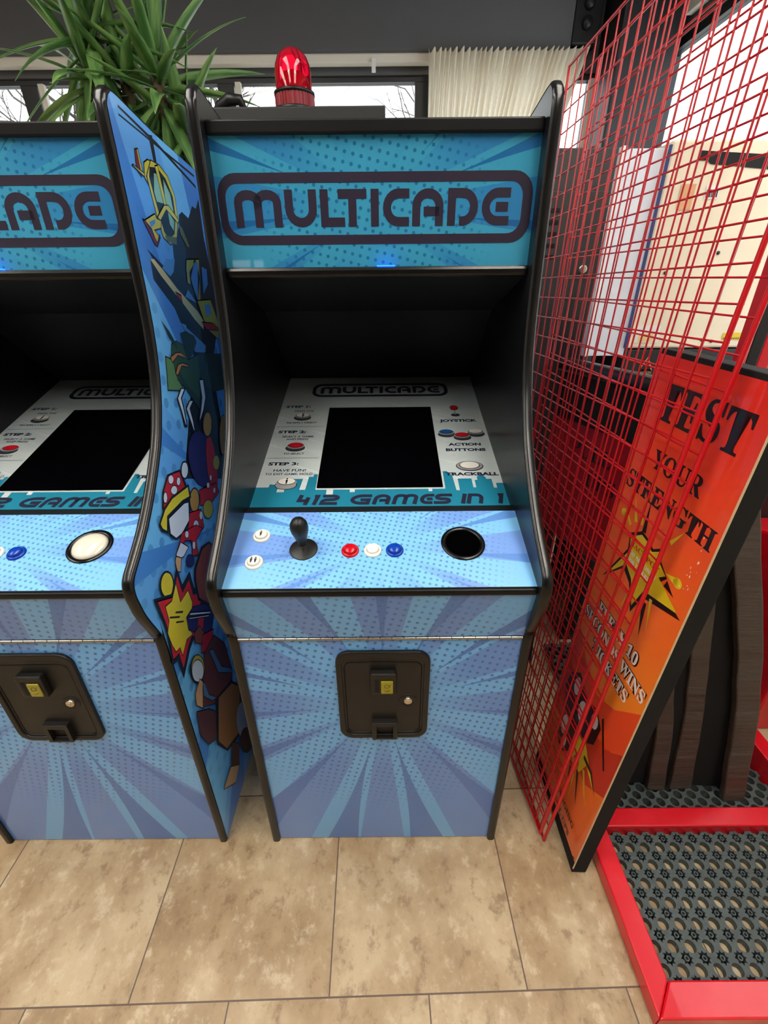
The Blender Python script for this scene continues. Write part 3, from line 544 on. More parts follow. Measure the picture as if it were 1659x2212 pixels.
    cp = MB().obox(Bc, -X, X, -.004, L, -.016, -.0006).build('control_panel', BLK2, root)
    burst_quad('panel_print', PANEL, cp, Bc, -X, X, -.003, L, (0, .098))
    MB().box(-X, X, .676, .70, .9055, .9195).build('front_lip', BAR, root, .004)
    push_button('player_button', Bc, -.249, .131, WHITE, cp, 1); push_button('player_button', Bc, -.251, .060, WHITE, cp, 2)
    for x, m in ((-.060, REDP), (-.014, WHITE), (.031, BLUEP)): push_button('action_button', Bc, x, .089, m, cp)
    j = MB().lathe(Bc, [(.029, .0004), (.029, .0014), (.0275, .0022), (.006, .0032)], 36, -.156, .094).build('joystick', PLA, cp)
    MB().lathe(Bc, [(.0062, 0), (.0058, .022)], 16, -.156, .094).build('shaft', CHROME, j)
    MB().lathe(Bc, [(.0085, .018), (.0092, .026), (.0128, .040), (.0168, .055), (.0182, .065), (.0172, .075), (.0128, .084), (.0055, .0885), (0, .0892)], 28, -.156, .094).build('bat_handle', PLA, j)
    tr = MB().lathe(Bc, [(.0455, 0), (.0455, .0015), (.0435, .0032), (.0372, .0032), (.0355, .0015), (.0352, -.0004)], 48, .173, .107).build('trackball_ring', mat('gloss_black_plastic', (14, 14, 15), .18), cp)
    if root['label'].startswith('right'):
        MB().poly(Bc, ell(.173, .107, .0353, n=40), .0002).build('empty_socket', mat('socket_black', (2, 2, 3), 1, spec=0), tr)
    # gap strip and monitor bezel
    MB().hexa([(-X,.8795,.966),(X,.8795,.966),(X,.918,.962),(-X,.918,.962),(-X,.8795,.9815),(X,.8795,.9815),(X,.918,.9765),(-X,.918,.9765)]).build('bezel_rail', BLK2, root)
    a = math.radians(15.5); Bz = basis((0, .917, .976), (1, 0, 0), (0, math.cos(a), math.sin(a))); LZ = .655
    bz = mat('bezel_print', (204, 214, 216), .25, coat=1.0); g = G(bz); u, v, _ = g.xyz(g.uv())
    st = g.noise(g.comb(g.m('ADD', g.m('MULTIPLY', u, 4.0), g.m('MULTIPLY', v, 9.0)), g.m('MULTIPLY', g.m('SUBTRACT', u, v), .4)), 5, 3)
    g.color(g.mix(g.m('MULTIPLY', g.smooth(st, .55, .75), .5), lin((200, 212, 214)), lin((232, 238, 238))))
    be = MB().slab(Bz, [(-X, 0), (X, 0), (X, LZ), (-X, LZ)], -.012, -.0004).build('monitor_bezel', BLK2, root)
    MB().poly(Bz, [(-X, 0), (X, 0), (X, LZ), (-X, LZ)], 0, uvo=(0, 0)).build('bezel_print', bz, be)
    # skyline
    sky = [(-X,0),(X,0),(X,.082),(.283,.082),(.283,.064),(.275,.064),(.275,.098),(.262,.098),(.262,.104),(.252,.116),(.240,.106),(.240,.094),(.233,.094),(.233,.066),(.226,.066),(.226,.100),(.192,.100),(.192,.056),(.184,.056),(.180,.112),
        (.168,.130),(.158,.130),(.158,.062),(.126,.062),(.126,.053),(.117,.053),(.117,.062),(-.06,.062),(-.06,.052),(-.072,.052),(-.072,.062),(-.112,.062),(-.112,.044),(-.128,.044),(-.128,.062),(-.155,.062),(-.155,.122),(-.165,.122),(-.165,.112),
        (-.176,.112),(-.180,.062),(-.194,.062),(-.190,.104),(-.215,.104),(-.215,.090),(-.230,.090),(-.230,.054),(-.248,.054),(-.246,.080),(-.268,.084),(-.27,.072),(-X,.072)]
    MB().poly(Bz, sky, .0003).build('skyline_print', prt('teal'), be)
    MB().poly(Bz, [(-.153,.067),(.153,.067),(.153,.446),(-.153,.446)], .0010).build('screen', GLOSSBLK, be)
    b = MB(); n = .0008
    b.ring(Bz, rrect(-.216, .216, .514, .598, .03), rrect(-.205, .205, .525, .587, .021), 0, n)
    sc = .380/.523
    wordmark(b, Bz, [(c, (x0+.0075)*sc, (x1+.0075)*sc) for c, x0, x1 in MULTI], .534, .044, .0112, n)
    b.build('wordmark', INK, be); b = MB()
    wordmark(b, Bz, [(c, -.197+p, -.197+q) for c, p, q in [('4',0,.036),('1',.036,.052),('2',.056,.098),('G',.125,.173),('A',.179,.219),('M',.225,.283),('E',.288,.320),('S',.322,.362),('I',.386,.396),('N',.399,.437),('1',.468,.486)]],   .0068, .036, .0098, n, slant=.25)
    b.build('games_banner', INK, be)
    for nm, lines in [('step_instruction', [('STEP 1:',-.248,.447,.013,.074,.03),('PRESS THE',-.227,.424,.0075,.056,0),('TO APPLY CREDIT',-.227,.359,.0075,.090,0)]),
        ('step_instruction', [('STEP 2:',-.247,.308,.013,.078,.03),('SELECT A GAME',-.228,.287,.0080,.087,0),('AND PRESS',-.228,.274,.0078,.061,0),('TO SELECT',-.228,.206,.0080,.055,0)]),
        ('step_instruction', [('STEP 3:',-.248,.159,.013,.078,.03),('HAVE FUN!',-.228,.133,.0100,.082,0),('TO EXIT GAME, HOLD',-.228,.119,.0082,.119,0)]),
        ('control_caption', [('JOYSTICK',.227,.361,.0125,.108,.035)]), ('control_caption', [('ACTION',.229,.240,.0125,.088,.035),('BUTTONS',.229,.215,.0125,.106,.035)]), ('control_caption', [('TRACKBALL',.230,.111,.0125,.133,.035)])]:
        b = MB()
        for t, u, v, h, wd, bo in lines: text(b, Bz, t, u, v, h*1.05, wd, n, bold=.045 if bo else .014)
        b.build(nm, INK, be)
    cols = ['slate', 'greyink', 'grey', 'btnwhite', 'btnred', 'btnblue', 'ink']; K = {c: i for i, c in enumerate(cols)}; 
    for v in (.341, .190): MB().poly(Bz, [(-.296, v), (-.160, v), (-.160, v+.0016), (-.296, v+.0016)], n).build('divider_line', prt('slate'), be)
    def drawn_button(u, v, c, rx=.024, person=False):
        ry = rx*.62; b = MB()
        b.poly(Bz, ell(u, v-.008, rx*1.06, ry*1.06), n, K['ink']); b.poly(Bz, ell(u, v-.008, rx*.98, ry*.96), n+.0001, K['greyink' if c != 'btnwhite' or not person or v > .3 else 'grey'])
        b.poly(Bz, ell(u, v+.002, rx*.98, ry*.9), n+.0002, K['grey']); b.poly(Bz, ell(u, v+.005, rx*.84, ry*.8), n+.0003, K['ink']); b.poly(Bz, ell(u, v+.006, rx*.8, ry*.72), n+.0004, K[c])
        if person: b.poly(Bz, ell(u, v+.016, .0022, .003, 8), n+.0005, K['ink']); b.poly(Bz, [(u-.003,v+.012),(u+.003,v+.012),(u+.0015,v-.004),(u-.0015,v-.004)], n+.0005, K['ink'])
        b.build('button_picture', [prt(c) for c in cols], be)
    drawn_button(-.228, .398, 'btnwhite', person=True); drawn_button(-.228, .244, 'btnred', .025); drawn_button(-.229, .088, 'btnwhite', .026, True)
    drawn_button(.186, .304, 'btnblue', .023); drawn_button(.268, .305, 'btnwhite', .023); drawn_button(.228, .288, 'btnred', .023)
    b = MB(); b.poly(Bz, ell(.229,.150,.035,.021), n, K['ink']); b.poly(Bz, ell(.229,.151,.033,.019), n+.0001, K['grey']); b.poly(Bz, ell(.229,.153,.026,.015), n+.0002, K['ink']); b.poly(Bz, ell(.229,.154,.024,.014), n+.0003, K['btnwhite'])
    b.build('trackball_picture', [prt(c) for c in cols], be); b = MB()
    b.poly(Bz, ell(.223,.398,.013,.008), n, K['ink']); b.poly(Bz, ell(.223,.400,.012,.0065), n+.0001, K['greyink']); b.poly(Bz, [(.221,.400),(.225,.400),(.225,.43),(.221,.43)], n+.0002, K['grey'])
    b.poly(Bz, ell(.223,.440,.0125,.0135), n+.0003, K['ink']); b.poly(Bz, ell(.223,.441,.0115,.012), n+.0004, K['btnred'])
    b.build('joystick_picture', [prt(c) for c in cols], be)
    # lower front
    Bf = basis((0, .712, 0), (1, 0, 0), (0, 0, 1)); cen = (.004, .565)
    Bu = basis((0, .7085, .774), (1, 0, 0), (0, -.027, .132))
    fu = MB().obox(Bu, -X, X, .002, .133, -.012, -.0006).build('upper_front_panel', BLK2, root)
    burst_quad('panel_print', FRONT, fu, Bu, -X, X, .002, .133, (cen[0], cen[1]-.774))
    fd = MB().box(-X, X, .7126, .724, .003, .768).build('front_door', BLK2, root)
    burst_quad('panel_print', FRONT, fd, Bf, -X, X, .003, .768, cen)
    b = MB()
    for i in range(24): b.tube([(-X+.0008+i*.025, .7085, .7712), (-X+.0242+i*.025, .7085, .7712)], .0036, 8)
    b.build('piano_hinge', CHROME, fd)
    # coin door
    cd = MB().ring(Bf, rrect(-.099, .108, .455, .735, .031), rrect(-.086, .095, .468, .716, .022), -.001, .008).ring(Bf, rrect(-.088, .097, .466, .718, .024), rrect(-.081, .090, .473, .704, .016), -.001, .0045).build('coin_door', COIN, root, .0025)
    MB().slab(Bf, rrect(-.081, .090, .473, .702, .016), -.001, .0035).build('door_plate', COIN, cd, .002)
    MB().slab(Bf, rrect(-.024, .034, .618, .682, .005, 3), .003, .020).build('coin_slot_housing', COIN, cd, .004, 3)
    MB().poly(Bf, [(-.0135,.628),(-.0045,.628),(-.0045,.668),(-.0135,.668)], .0203).build('coin_slot', mat('slot_black', (4, 4, 4), .7), cd)
    MB().slab(Bf, [(-.0005,.626),(.0265,.626),(.0265,.664),(-.0005,.664)], .0195, .0235).build('reject_button', mat('amber_plastic', (150, 140, 26), .15, coat=.5), cd, .002)
    b = MB().stroke(Bf, arc(.013, .650, .0055, .005, 0, 360, 12), .0013, .0238).stroke(Bf, [(.008,.636),(.014,.634),(.020,.639)], .0012, .0238).stroke(Bf, [(.0185,.652),(.022,.656)], .0012, .0238); b.build('button_engraving', mat('print_dark_olive', (70, 66, 14), .5), cd)
    MB().lathe(Bf, [(.021, .0036), (.019, .0062), (.013, .0040), (.011, .0038)], 28, .061, .583, ev=.9).build('lock_recess', COIN, cd)
    lk = MB().lathe(Bf, [(.0098, .002), (.0098, .0085), (.0085, .0095), (.0065, .0088), (0, .0088)], 24, .061, .584).box(.0595, .0625, .712-.0094, .712-.0086, .580, .588).build('lock', CHROME, cd)
    b = MB().ring(Bf, [(-.023,.462),(.036,.462),(.036,.520),(-.023,.520)], [(-.0125,.466),(.0265,.466),(.0265,.507),(-.0125,.507)], .003, .017).slab(Bf, [(-.0125,.466),(.0265,.466),(.0265,.507),(-.0125,.507)], .003, .0045); b.build('coin_return', COIN, cd, .003)

cab = empty('arcade_cabinet', (0, 1.13, 0), 'right arcade cabinet with a blue sunburst front and an empty black trackball socket', 'arcade machine')
make_cabinet(cab); shift(cab)
cab2 = dup(cab); cab2.location.x = -.7746
cab2['label'] = 'left arcade cabinet with a white trackball and colourful cartoon art on its side'
for c in [q for q in cab2.children_recursive if q.name.startswith('empty_socket')]:
    ring_ = c.parent; bpy.data.objects.remove(c)
Bc = basis((0, .688, .9215), (1, 0, 0), (0, .192, .0605))
cp2 = [c for c in cab2.children_recursive if c.name.startswith('trackball_ring')][0]
o = MB().lathe(Bc, [(.0353, -.002), (.0347, .002), (.032, .0056), (.025, .0092), (.014, .0118), (0, .0126)], 40, .173, .107).build('trackball', mat('trackball_white', (222, 216, 200), .15, coat=.5), cp2)

# ------------------------------------------------------------------ red gridwall panels between the cabinet and the sign
REDW = mat('red_enamel_wire', (196, 12, 24), .35, coat=.15)
def gridwall(label, nb, fb, ft, nt, nv, nh, group):
    """corners: near bottom, far bottom, far top, near top"""
    nb, fb, ft, nt = map(Vector, (nb, fb, ft, nt))
    P = lambda s, t: (nb*(1-s)+fb*s)*(1-t)+(nt*(1-s)+ft*s)*t
    r = empty('gridwall_panel', P(.5, 0), label, 'wire panel', group)
    off = (P(1, .5)-P(0, .5)).cross(Vector((0, 0, 1))).normalized()*.0042
    b = MB()
    for i in range(1, nv): b.tube([P(i/nv, t/6) for t in range(7)], .0018, 6)
    b.build('upright_wires', REDW, r)
    b = MB()
    for i in range(1, nh): b.tube([P(0, i/nh)+off, P(.5, i/nh)+off, P(1, i/nh)+off], .0018, 6)
    b.build('cross_wires', REDW, r)
    MB().tube([P(0, 0), P(0, .5), P(0, 1)], .0044, 10).build('edge_rod', REDW, r)
    MB().tube([P(1, 0), P(1, .5), P(1, 1)], .0038, 10).build('edge_rod', REDW, r)
    for t in (0, 1): MB().tube([P(0, t), P(1, t)], .0034, 8).build('end_rod', REDW, r)
    shift(r); return r
gridwall('red wire grid panel nearest the right arcade cabinet', (.452, .71, .02), (.403, 1.28, .004), (.545, 1.70, 1.97), (.562, .71, 1.99), 17, 37, None)
gridwall('second red wire grid panel, standing between the first one and the orange sign board', (.462, .70, .004), (.448, 1.30, .004), (.605, 1.64, 1.97), (.592, .70, 1.97), 17, 37, None)

# ------------------------------------------------------------------ orange sign board
Bb = basis((.512, .95, 0), (0, -1, 0), (.046, 0, 1))      # u runs towards the camera, v up, n to the left
def sign_print():
    m = mat('sign_gradient_print', (226, 84, 30), .28, coat=.7); g = G(m); u, v, _ = g.xyz(g.uv())
    n = g.noise(g.comb(g.m('MULTIPLY', u, 3.0), v), 4, 3)
    t = g.m('ADD', v, g.m('MULTIPLY', g.m('SUBTRACT', n, .5), .12))
    c = g.ramp(g.m('DIVIDE', t, 1.32), [(0, lin((224, 88, 26))), (.2, lin((236, 104, 28))), (.42, lin((252, 146, 44))), (.62, lin((248, 116, 42))), (.85, lin((240, 70, 40))), (1, lin((220, 40, 36)))])
    sp = g.m('MULTIPLY', g.m('GREATER_THAN', g.noise(g.comb(g.m('MULTIPLY', u, 60.0), g.m('MULTIPLY', v, 14.0)), 1, 4), .55), g.m('LESS_THAN', g.m('ADD', v, g.m('MULTIPLY', g.noise(g.comb(g.m('MULTIPLY', u, 50.0), v), 4, 3), .05)), .075))
    c = g.mix(sp, c, lin((24, 20, 18)))
    g.color(c); return m
FELT = mat('black_felt', (14, 14, 14), .9)
sb = empty('sign_board', (.53, .785, 0), 'tall orange sign board reading TEST YOUR STRENGTH, with a black edge', 'sign')
panel = MB().slab(Bb, [(0, .001), (.328, .001), (.328, 1.315), (0, 1.315)], -.040, -.0006).build('board', FELT, sb, .002)
MB().poly(Bb, [(.003, .045), (.3265, .045), (.3265, 1.305), (.003, 1.305)], 0, uvo=(0, 0)).build('sign_face', sign_print(), panel)
MB().obox(Bb, .3265, .3284, .02, 1.312, -.002, .0008).build('edge_strip', mat('pale_edge', (214, 190, 150), .5), panel)
b = MB(); cols = ['ink', 'paper', 'brightyellow', 'black', 'darkred', 'orangered', 'lemon']; K = {c: i for i, c in enumerate(cols)}
Y = lambda y: .95-y
def yz(pts, n, c): b.poly(Bb, [(Y(y), z) for y, z in pts], n, K[c])
# sweeping colour bands low on the board
yz([(.945,.62),(.86,.55),(.77,.52),(.70,.555),(.6235,.635),(.6235,.50),(.70,.42),(.80,.43),(.945,.50)], .0003, 'orangered')
yz([(.945,.50),(.85,.455),(.74,.42),(.66,.46),(.6235,.50),(.6235,.34),(.70,.27),(.945,.30)], .0003, 'darkred')
b.build('colour_bands', [prt(c) for c in cols], panel); b = MB()
def wedge_ray(y, z, y2, z2, wd, c, n): 
    d = Vector((y2-y, z2-z)).normalized(); p = Vector((-d.y, d.x))*wd/2; yz([(y+p.x, z+p.y), (y2, z2), (y-p.x, z-p.y)], n, c)
yz([(.795,.962),(.815,.965),(.852,.940),(.842,.905),(.902,.790),(.835,.858),(.800,.842),(.765,.79),(.745,.845),(.632,.880),(.716,.905),(.700,.925),(.733,.945),(.742,.968),(.765,.952)], .0006, 'black')
yz([(.790,.955),(.812,.958),(.846,.934),(.834,.905),(.886,.81),(.83,.872),(.798,.855),(.768,.805),(.748,.86),(.645,.886),(.722,.913),(.706,.927),(.736,.940),(.746,.958),(.766,.945)], .0009, 'brightyellow')
for q in [(.726,.99,.70,1.03,.010),(.742,.985,.735,1.025,.008),(.845,.97,.875,1.02,.012),(.825,.975,.842,1.045,.010),(.86,.955,.90,.985,.010),(.72,.86,.70,.79,.010),(.74,.85,.735,.76,.010),(.79,.83,.80,.77,.010)]: wedge_ray(*q, 'brightyellow', .0007)
for q in [(.70,.915,.668,.905,.016),(.735,.84,.715,.765,.016),(.81,.965,.82,1.035,.014)]: wedge_ray(*q, 'black', .0006)
b.poly(Bb, ell(Y(.672), .936, .013, .010, 16), .0008, K['lemon']); wedge_ray(.672, .936, .71, .932, .018, 'lemon', .0008)
b.poly(Bb, ell(Y(.897), .968, .011, .009, 16), .0008, K['lemon']); wedge_ray(.897, .968, .875, .955, .014, 'lemon', .0008)
b.build('burst_print', [prt(c) for c in cols], panel)
def word(t, y0, y1, z, h, c, n, outline=None, ow=.008):
    b = MB()
    if outline: text(b, Bb, t, (Y(y0)+Y(y1))/2, z-ow*.25, h+ow*.5, abs(y1-y0)+ow, n-.0003, K[outline], serif=True, bold=.07)
    text(b, Bb, t, (Y(y0)+Y(y1))/2, z, h, abs(y1-y0), n, K[c], serif=True, bold=.012); b.build('lettering', [prt(c) for c in cols], panel)
word('TEST', .893, .652, 1.186, .074, 'ink', .0006)
word('YOUR', .858, .702, 1.094, .040, 'ink', .0006)
word('STRENGTH', .924, .634, 1.026, .041, 'ink', .0006)
word('JACKPOT', .835, .728, .918, .012, 'darkred', .0012)
word('120 SECONDS', .838, .728, .900, .010, 'paper', .0012)
word('500 TICKETS', .830, .735, .884, .010, 'paper', .0012)
word('EVERY 10', .875, .690, .700, .034, 'paper', .0012, 'black')
word('SECONDS WINS', .925, .634, .650, .034, 'paper', .0012, 'black')
word('TICKETS', .850, .678, .600, .034, 'paper', .0012, 'black')
word('HANGING', .802, .677, .100, .020, 'ink', .0006)
word('PULL UPS', .802, .684, .054, .020, 'ink', .0006)
b = MB()
# plain splash of white, black and yellow in place of the drawn figure
yz([(.90,.46),(.86,.50),(.80,.47),(.75,.49),(.715,.465),(.72,.40),(.77,.345),(.80,.26),(.84,.20),(.875,.24),(.87,.33),(.91,.40)], .0006, 'black')
for cy, cz, ry, rz in ((.855,.455,.016,.030),(.80,.42,.022,.034),(.745,.455,.016,.022),(.855,.30,.017,.036),(.835,.255,.012,.028)): b.poly(Bb, ell(Y(cy), cz, ry, rz, 14), .0009, K['paper'])
yz([(.80,.35),(.75,.37),(.71,.34),(.66,.30),(.715,.325),(.735,.26),(.755,.32),(.785,.25),(.79,.31)], .0009, 'brightyellow')
yz([(.735,.325),(.69,.325),(.652,.295),(.69,.337),(.735,.338)], .0010, 'black')
for q in [(.74,.265,.70,.17,.012),(.775,.25,.76,.16,.012)]: wedge_ray(*q, 'black', .0009)
for q in [(.72,.30,.665,.22,.012),(.75,.24,.735,.14,.008),(.79,.245,.79,.18,.010)]: wedge_ray(*q, 'brightyellow', .0008)
b.poly(Bb, [(Y(.725),.49),(Y(.66),.39),(Y(.655),.395),(Y(.72),.50)], .0008, K['black'])
b.build('splash_print', [prt(c) for c in cols], panel); b = MB()
for i in range(14):
    y0 = .640+random.random()*.025; z0 = .93+random.random()*.12; b.poly(Bb, ell(Y(y0), z0, .0006+random.random()*.0012, .001+random.random()*.003, 7), .0013, K['paper'])
b.build('worn_patch', [prt(c) for c in cols], panel); shift(sb)

# ------------------------------------------------------------------ red platform and rubber mats
REDF = mat('red_gloss_paint', (214, 14, 32), .3, coat=.5); g = G(REDF); nn = g.noise(g.obj(), 9, 4)
g.color(g.mix(g.m('MULTIPLY', g.smooth(nn, .45, .75), .5), lin((208, 10, 30)), lin((226, 44, 56))))
HB = .045
pl = empty('red_platform', (1.1, 1.1, 0), 'red painted steel floor frame around the black rubber mats', 'platform')
def bar(pts, z1=HB):
    return MB().hexa([(x, y, 0) for x, y in pts]+[(x, y, z1) for x, y in pts]).build('frame_bar', REDF, pl, .004)
bar([(.5845,.337),(1.9,.337),(1.9,.398),(.638,.398)])
bar([(.5845,.3375),(.637,.3985),(.637,1.06),(.5845,1.06)])
bar([(.6375,.713),(1.55,.713),(1.55,.765),(.6375,.765)])
bar([(1.2,.766),(1.25,.766),(1.25,1.45),(1.2,1.45)], .10)
shift(pl)
RUB = mat('black_rubber', (52, 58, 58), .5); g = G(RUB); nn = g.noise(g.obj(), 60, 4)
g.color(g.mix(nn, lin((50, 57, 57)), lin((82, 91, 90))))
def rubber_mat(label, x0, x1, y0, y1, z, th, flower=True):
    p = .042/math.sqrt(2); bm = bmesh.new(); c45 = math.sqrt(.5); K2 = int((x1-x0+y1-y0)/p)+3
    def W(a, b_, h): return bm.verts.new((x0+.012+(a-b_)*c45, y0+.02+(a+b_)*c45, h))
    for i in range(-K2, K2):
        for j in range(-K2, K2):
            cx, cy = x0+.012+(i-j)*p*c45, y0+.02+(i+j)*p*c45
            if not (x0-.03 < cx < x1+.03 and y0-.03 < cy < y1+.03): continue
            n = 16; hole = (i+j) % 2 == 0 or not flower
            k = 24 if not hole else n
            R = lambda t: ((.0126 if hole else .0114*(1+.26*math.cos(8*t))))
            sq = []; ci = []; lo = []
            for q in range(k):
                t = 2*PI*q/k; m = max(abs(math.cos(t)), abs(math.sin(t))); sq.append(W(i*p+p/2*math.cos(t)/m, j*p+p/2*math.sin(t)/m, z))
                r = R(t); ci.append(W(i*p+r*math.cos(t), j*p+r*math.sin(t), z)); lo.append(W(i*p+r*.96*math.cos(t), j*p+r*.96*math.sin(t), z-th))
            for q in range(k):
                w2 = (q+1) % k
                bm.faces.new((sq[q], sq[w2], ci[w2], ci[q])); bm.faces.new((ci[q], ci[w2], lo[w2], lo[q]))
            if not hole:
                bm.faces.new(lo); o_ = [W(i*p+.0056*math.cos(2*PI*q/12), j*p+.0056*math.sin(2*PI*q/12), z-.0008) for q in range(12)]; i_ = [W(i*p+.0032*math.cos(2*PI*q/12), j*p+.0032*math.sin(2*PI*q/12), z-.0008) for q in range(12)]
                lo2 = [W(i*p+.0032*math.cos(2*PI*q/12), j*p+.0032*math.sin(2*PI*q/12), z-th) for q in range(12)]; ol = [W(i*p+.0056*math.cos(2*PI*q/12), j*p+.0056*math.sin(2*PI*q/12), z-th) for q in range(12)]
                for q in range(12):
                    w2 = (q+1) % 12; bm.faces.new((o_[q], o_[w2], i_[w2], i_[q])); bm.faces.new((i_[q], i_[w2], lo2[w2], lo2[q])); bm.faces.new((o_[w2], o_[q], ol[q], ol[w2]))
    for co, no in (((x0,0,0),(-1,0,0)), ((x1,0,0),(1,0,0)), ((0,y0,0),(0,-1,0)), ((0,y1,0),(0,1,0))):
        bmesh.ops.bisect_plane(bm, geom=bm.verts[:]+bm.edges[:]+bm.faces[:], plane_co=co, plane_no=no, clear_outer=True)
    bmesh.ops.remove_doubles(bm, verts=bm.verts[:], dist=.0002)
    me = bpy.data.meshes.new('rubber_mat'); bm.to_mesh(me); bm.free(); me.materials.append(RUB)
    o = bpy.data.objects.new('rubber_mat', me); C.objects.link(o); return tag(o, label, 'mat')
rubber_mat('black perforated rubber mat with round holes in the front bay of the red frame', .639, 1.30, .401, .712, .018, .018)
rubber_mat('black perforated rubber mat under the brown straps, behind the red cross bar', .702, 1.198, .768, 1.46, .030, .030, False)

# ------------------------------------------------------------------ brown straps and black padding on the platform
LEA = mat('brown_vinyl', (74, 64, 56), .45); g = G(LEA); o_ = g.xyz(g.obj())
nn = g.noise(g.comb(g.m('MULTIPLY', o_[0], 4.0), g.m('MULTIPLY', o_[1], 4.0), g.m('MULTIPLY', o_[2], 24.0)), 1.5, 4)
bp = g.n.new('ShaderNodeBump'); bp.inputs['Strength'].default_value = .6; bp.inputs['Distance'].default_value = .01; g.l.new(nn, bp.inputs['Height']); g.l.new(bp.outputs[0], g.b.inputs['Normal'])
pad = empty('hanging_pad', (.95, .85, .03), 'black hanging pad with brown vinyl edge strips over the rear rubber mat', 'pad')
def strip(name, m, rows, th, bev=.004):
    """rows: (left point, right point) from the bottom up"""
    b = MB(); V = []
    for l, r in rows:
        l, r = Vector(l), Vector(r); q = Vector((0, th, 0)); V += [l, r, r+q, l+q]
    F = [(0, 3, 2, 1), tuple(len(V)-4+k for k in range(4))]
    for i in range(len(rows)-1):
        for k in range(4): F.append((i*4+k, i*4+(k+1) % 4, i*4+4+(k+1) % 4, i*4+4+k))
    return b.add(V, F).build(name, m, pad, bev)
def wav(rows, a):
    out = []
    for i in range(len(rows)-1):
        for k in range(6):
            t = k/6; j = a*math.sin((i*6+k)*1.9)
            out.append(tuple(tuple(p+(q-p)*t+(j if ax == 0 else j*.8 if ax == 1 else 0) for ax, (p, q) in enumerate(zip(A, B_))) for A, B_ in zip(rows[i], rows[i+1])))
    return out+[rows[-1]]
strip('edge_strip', LEA, wav([((1.025,.785,.032),(1.092,.788,.032)), ((.985,.83,.34),(1.052,.83,.34)), ((.93,.862,.58),(.998,.862,.58)), ((.80,.905,.98),(.868,.905,.98)), ((.72,.93,1.25),(.79,.93,1.25))], .003), .022)
strip('edge_strip', LEA, wav([((.885,.822,.032),(.955,.826,.032)), ((.868,.855,.30),(.925,.856,.30)), ((.832,.875,.52),(.885,.875,.52)), ((.75,.91,.95),(.80,.91,.95))], .002), .022)
strip('edge_strip', LEA, wav([((.815,.82,.032),(.868,.82,.032)), ((.800,.85,.25),(.850,.85,.25)), ((.76,.88,.50),(.80,.88,.50))], .002), .022)
strip('black_padding', FELT, [((.70,.85,.032),(1.06,.83,.032)), ((.69,.875,.34),(1.02,.86,.34)), ((.68,.90,.60),(.965,.89,.60)), ((.66,.93,1.0),(.84,.935,1.0)), ((.65,.95,1.25),(.76,.96,1.25))], .03)
shift(pad)
# upright of the machine behind the sign
po = empty('machine_upright', (.83, 1.045, .03), 'black upright post with red sides rising behind the orange sign board', 'post')
MB().box(.816, .843, 1.03, 1.06, .0305, 2.3).build('post_core', mat('black_steel', (26, 27, 29), .4), po, .002)
MB().box(.806, .816, 1.03, 1.06, .0305, 2.3).build('post_side', REDF, po, .002)
MB().box(.843, .870, 1.03, 1.06, .0305, 2.3).build('post_side', REDF, po, .002); shift(po)
MB_ = MB().hexa([(1.30,1.05,0),(1.6,1.05,0),(1.6,1.5,0),(1.30,1.5,0),(1.30,1.05,.75),(1.6,1.05,.75),(1.6,1.5,.62),(1.30,1.5,.62)])
tag(MB_.build('red_machine_base', REDF, None, .01), 'red metal machine base at the right picture edge behind the hanging pad', 'machine')

# ------------------------------------------------------------------ red and black padded machine behind the grid panels
Bp = basis((.590, 1.50, 0), (.135, -.40, 0), (0, 0, 1)); LP = .44      # its left face, running towards the camera
md = empty('padded_machine', (.64, 1.35, 0), 'dark red machine body with a black padded top behind the wire panels', 'machine')
body = MB().obox(Bp, 0, LP, .62, 1.03, -.08, 0).build('body', mat('dark_red_laminate', (170, 16, 28), .4), md, .004)
MB().obox(Bp, .02, .05, 0, .62, -.06, -.03).build('leg', PLA, md, .003); MB().obox(Bp, LP-.05, LP-.02, .0305, .62, -.06, -.03).build('leg', PLA, md, .003)
MB().obox(Bp, 0, LP, 1.03, 1.185, -.08, .004).build('pad', FELT, md, .004)
MB().tube([Bp(-.005, 1.19, -.012), Bp(LP*.5, 1.19, -.012), Bp(LP+.005, 1.19, -.012)], .024, 14).build('roll_edge', mat('black_vinyl', (20, 20, 22), .28, coat=.3), md)
b = MB(); text(b, Bp, 'PULL', .20, .93, .050, .17, .001, serif=True); text(b, Bp, 'UPS', .26, .85, .050, .12, .001, serif=True)
b.build('lettering', prt('black'), body); shift(md)

# ------------------------------------------------------------------ background machines
DG = plaster('dark_grey_laminate', (58, 56, 56), .5, .05)
dc = empty('dark_cabinet', (.66, 2.1, 0), 'dark grey cabinet back with a round lock, seen through the red grid', 'cabinet')
bd = MB().box(.50, .815, 1.85, 2.35, 0, 1.818).build('body', DG, dc, .004)
Bd = basis((0, 1.85, 0), (1, 0, 0), (0, 0, 1))
MB().slab(Bd, [(.51, 1.0), (.806, 1.0), (.806, 1.70), (.51, 1.70)], 0, .004).build('service_door', DG, dc, .002)
MB().lathe(Bd, [(.0155, .004), (.0155, .010), (.012, .013), (0, .013)], 20, .739, 1.466).build('lock', CHROME, dc)
for k in range(5): MB().slab(Bd, [(.585, 1.50+.035*k), (.625, 1.50+.035*k), (.625, 1.512+.035*k), (.585, 1.512+.035*k)], .003, .006).build('vent_slot', mat('slot_black', (4, 4, 4), .7), dc)
shift(dc)

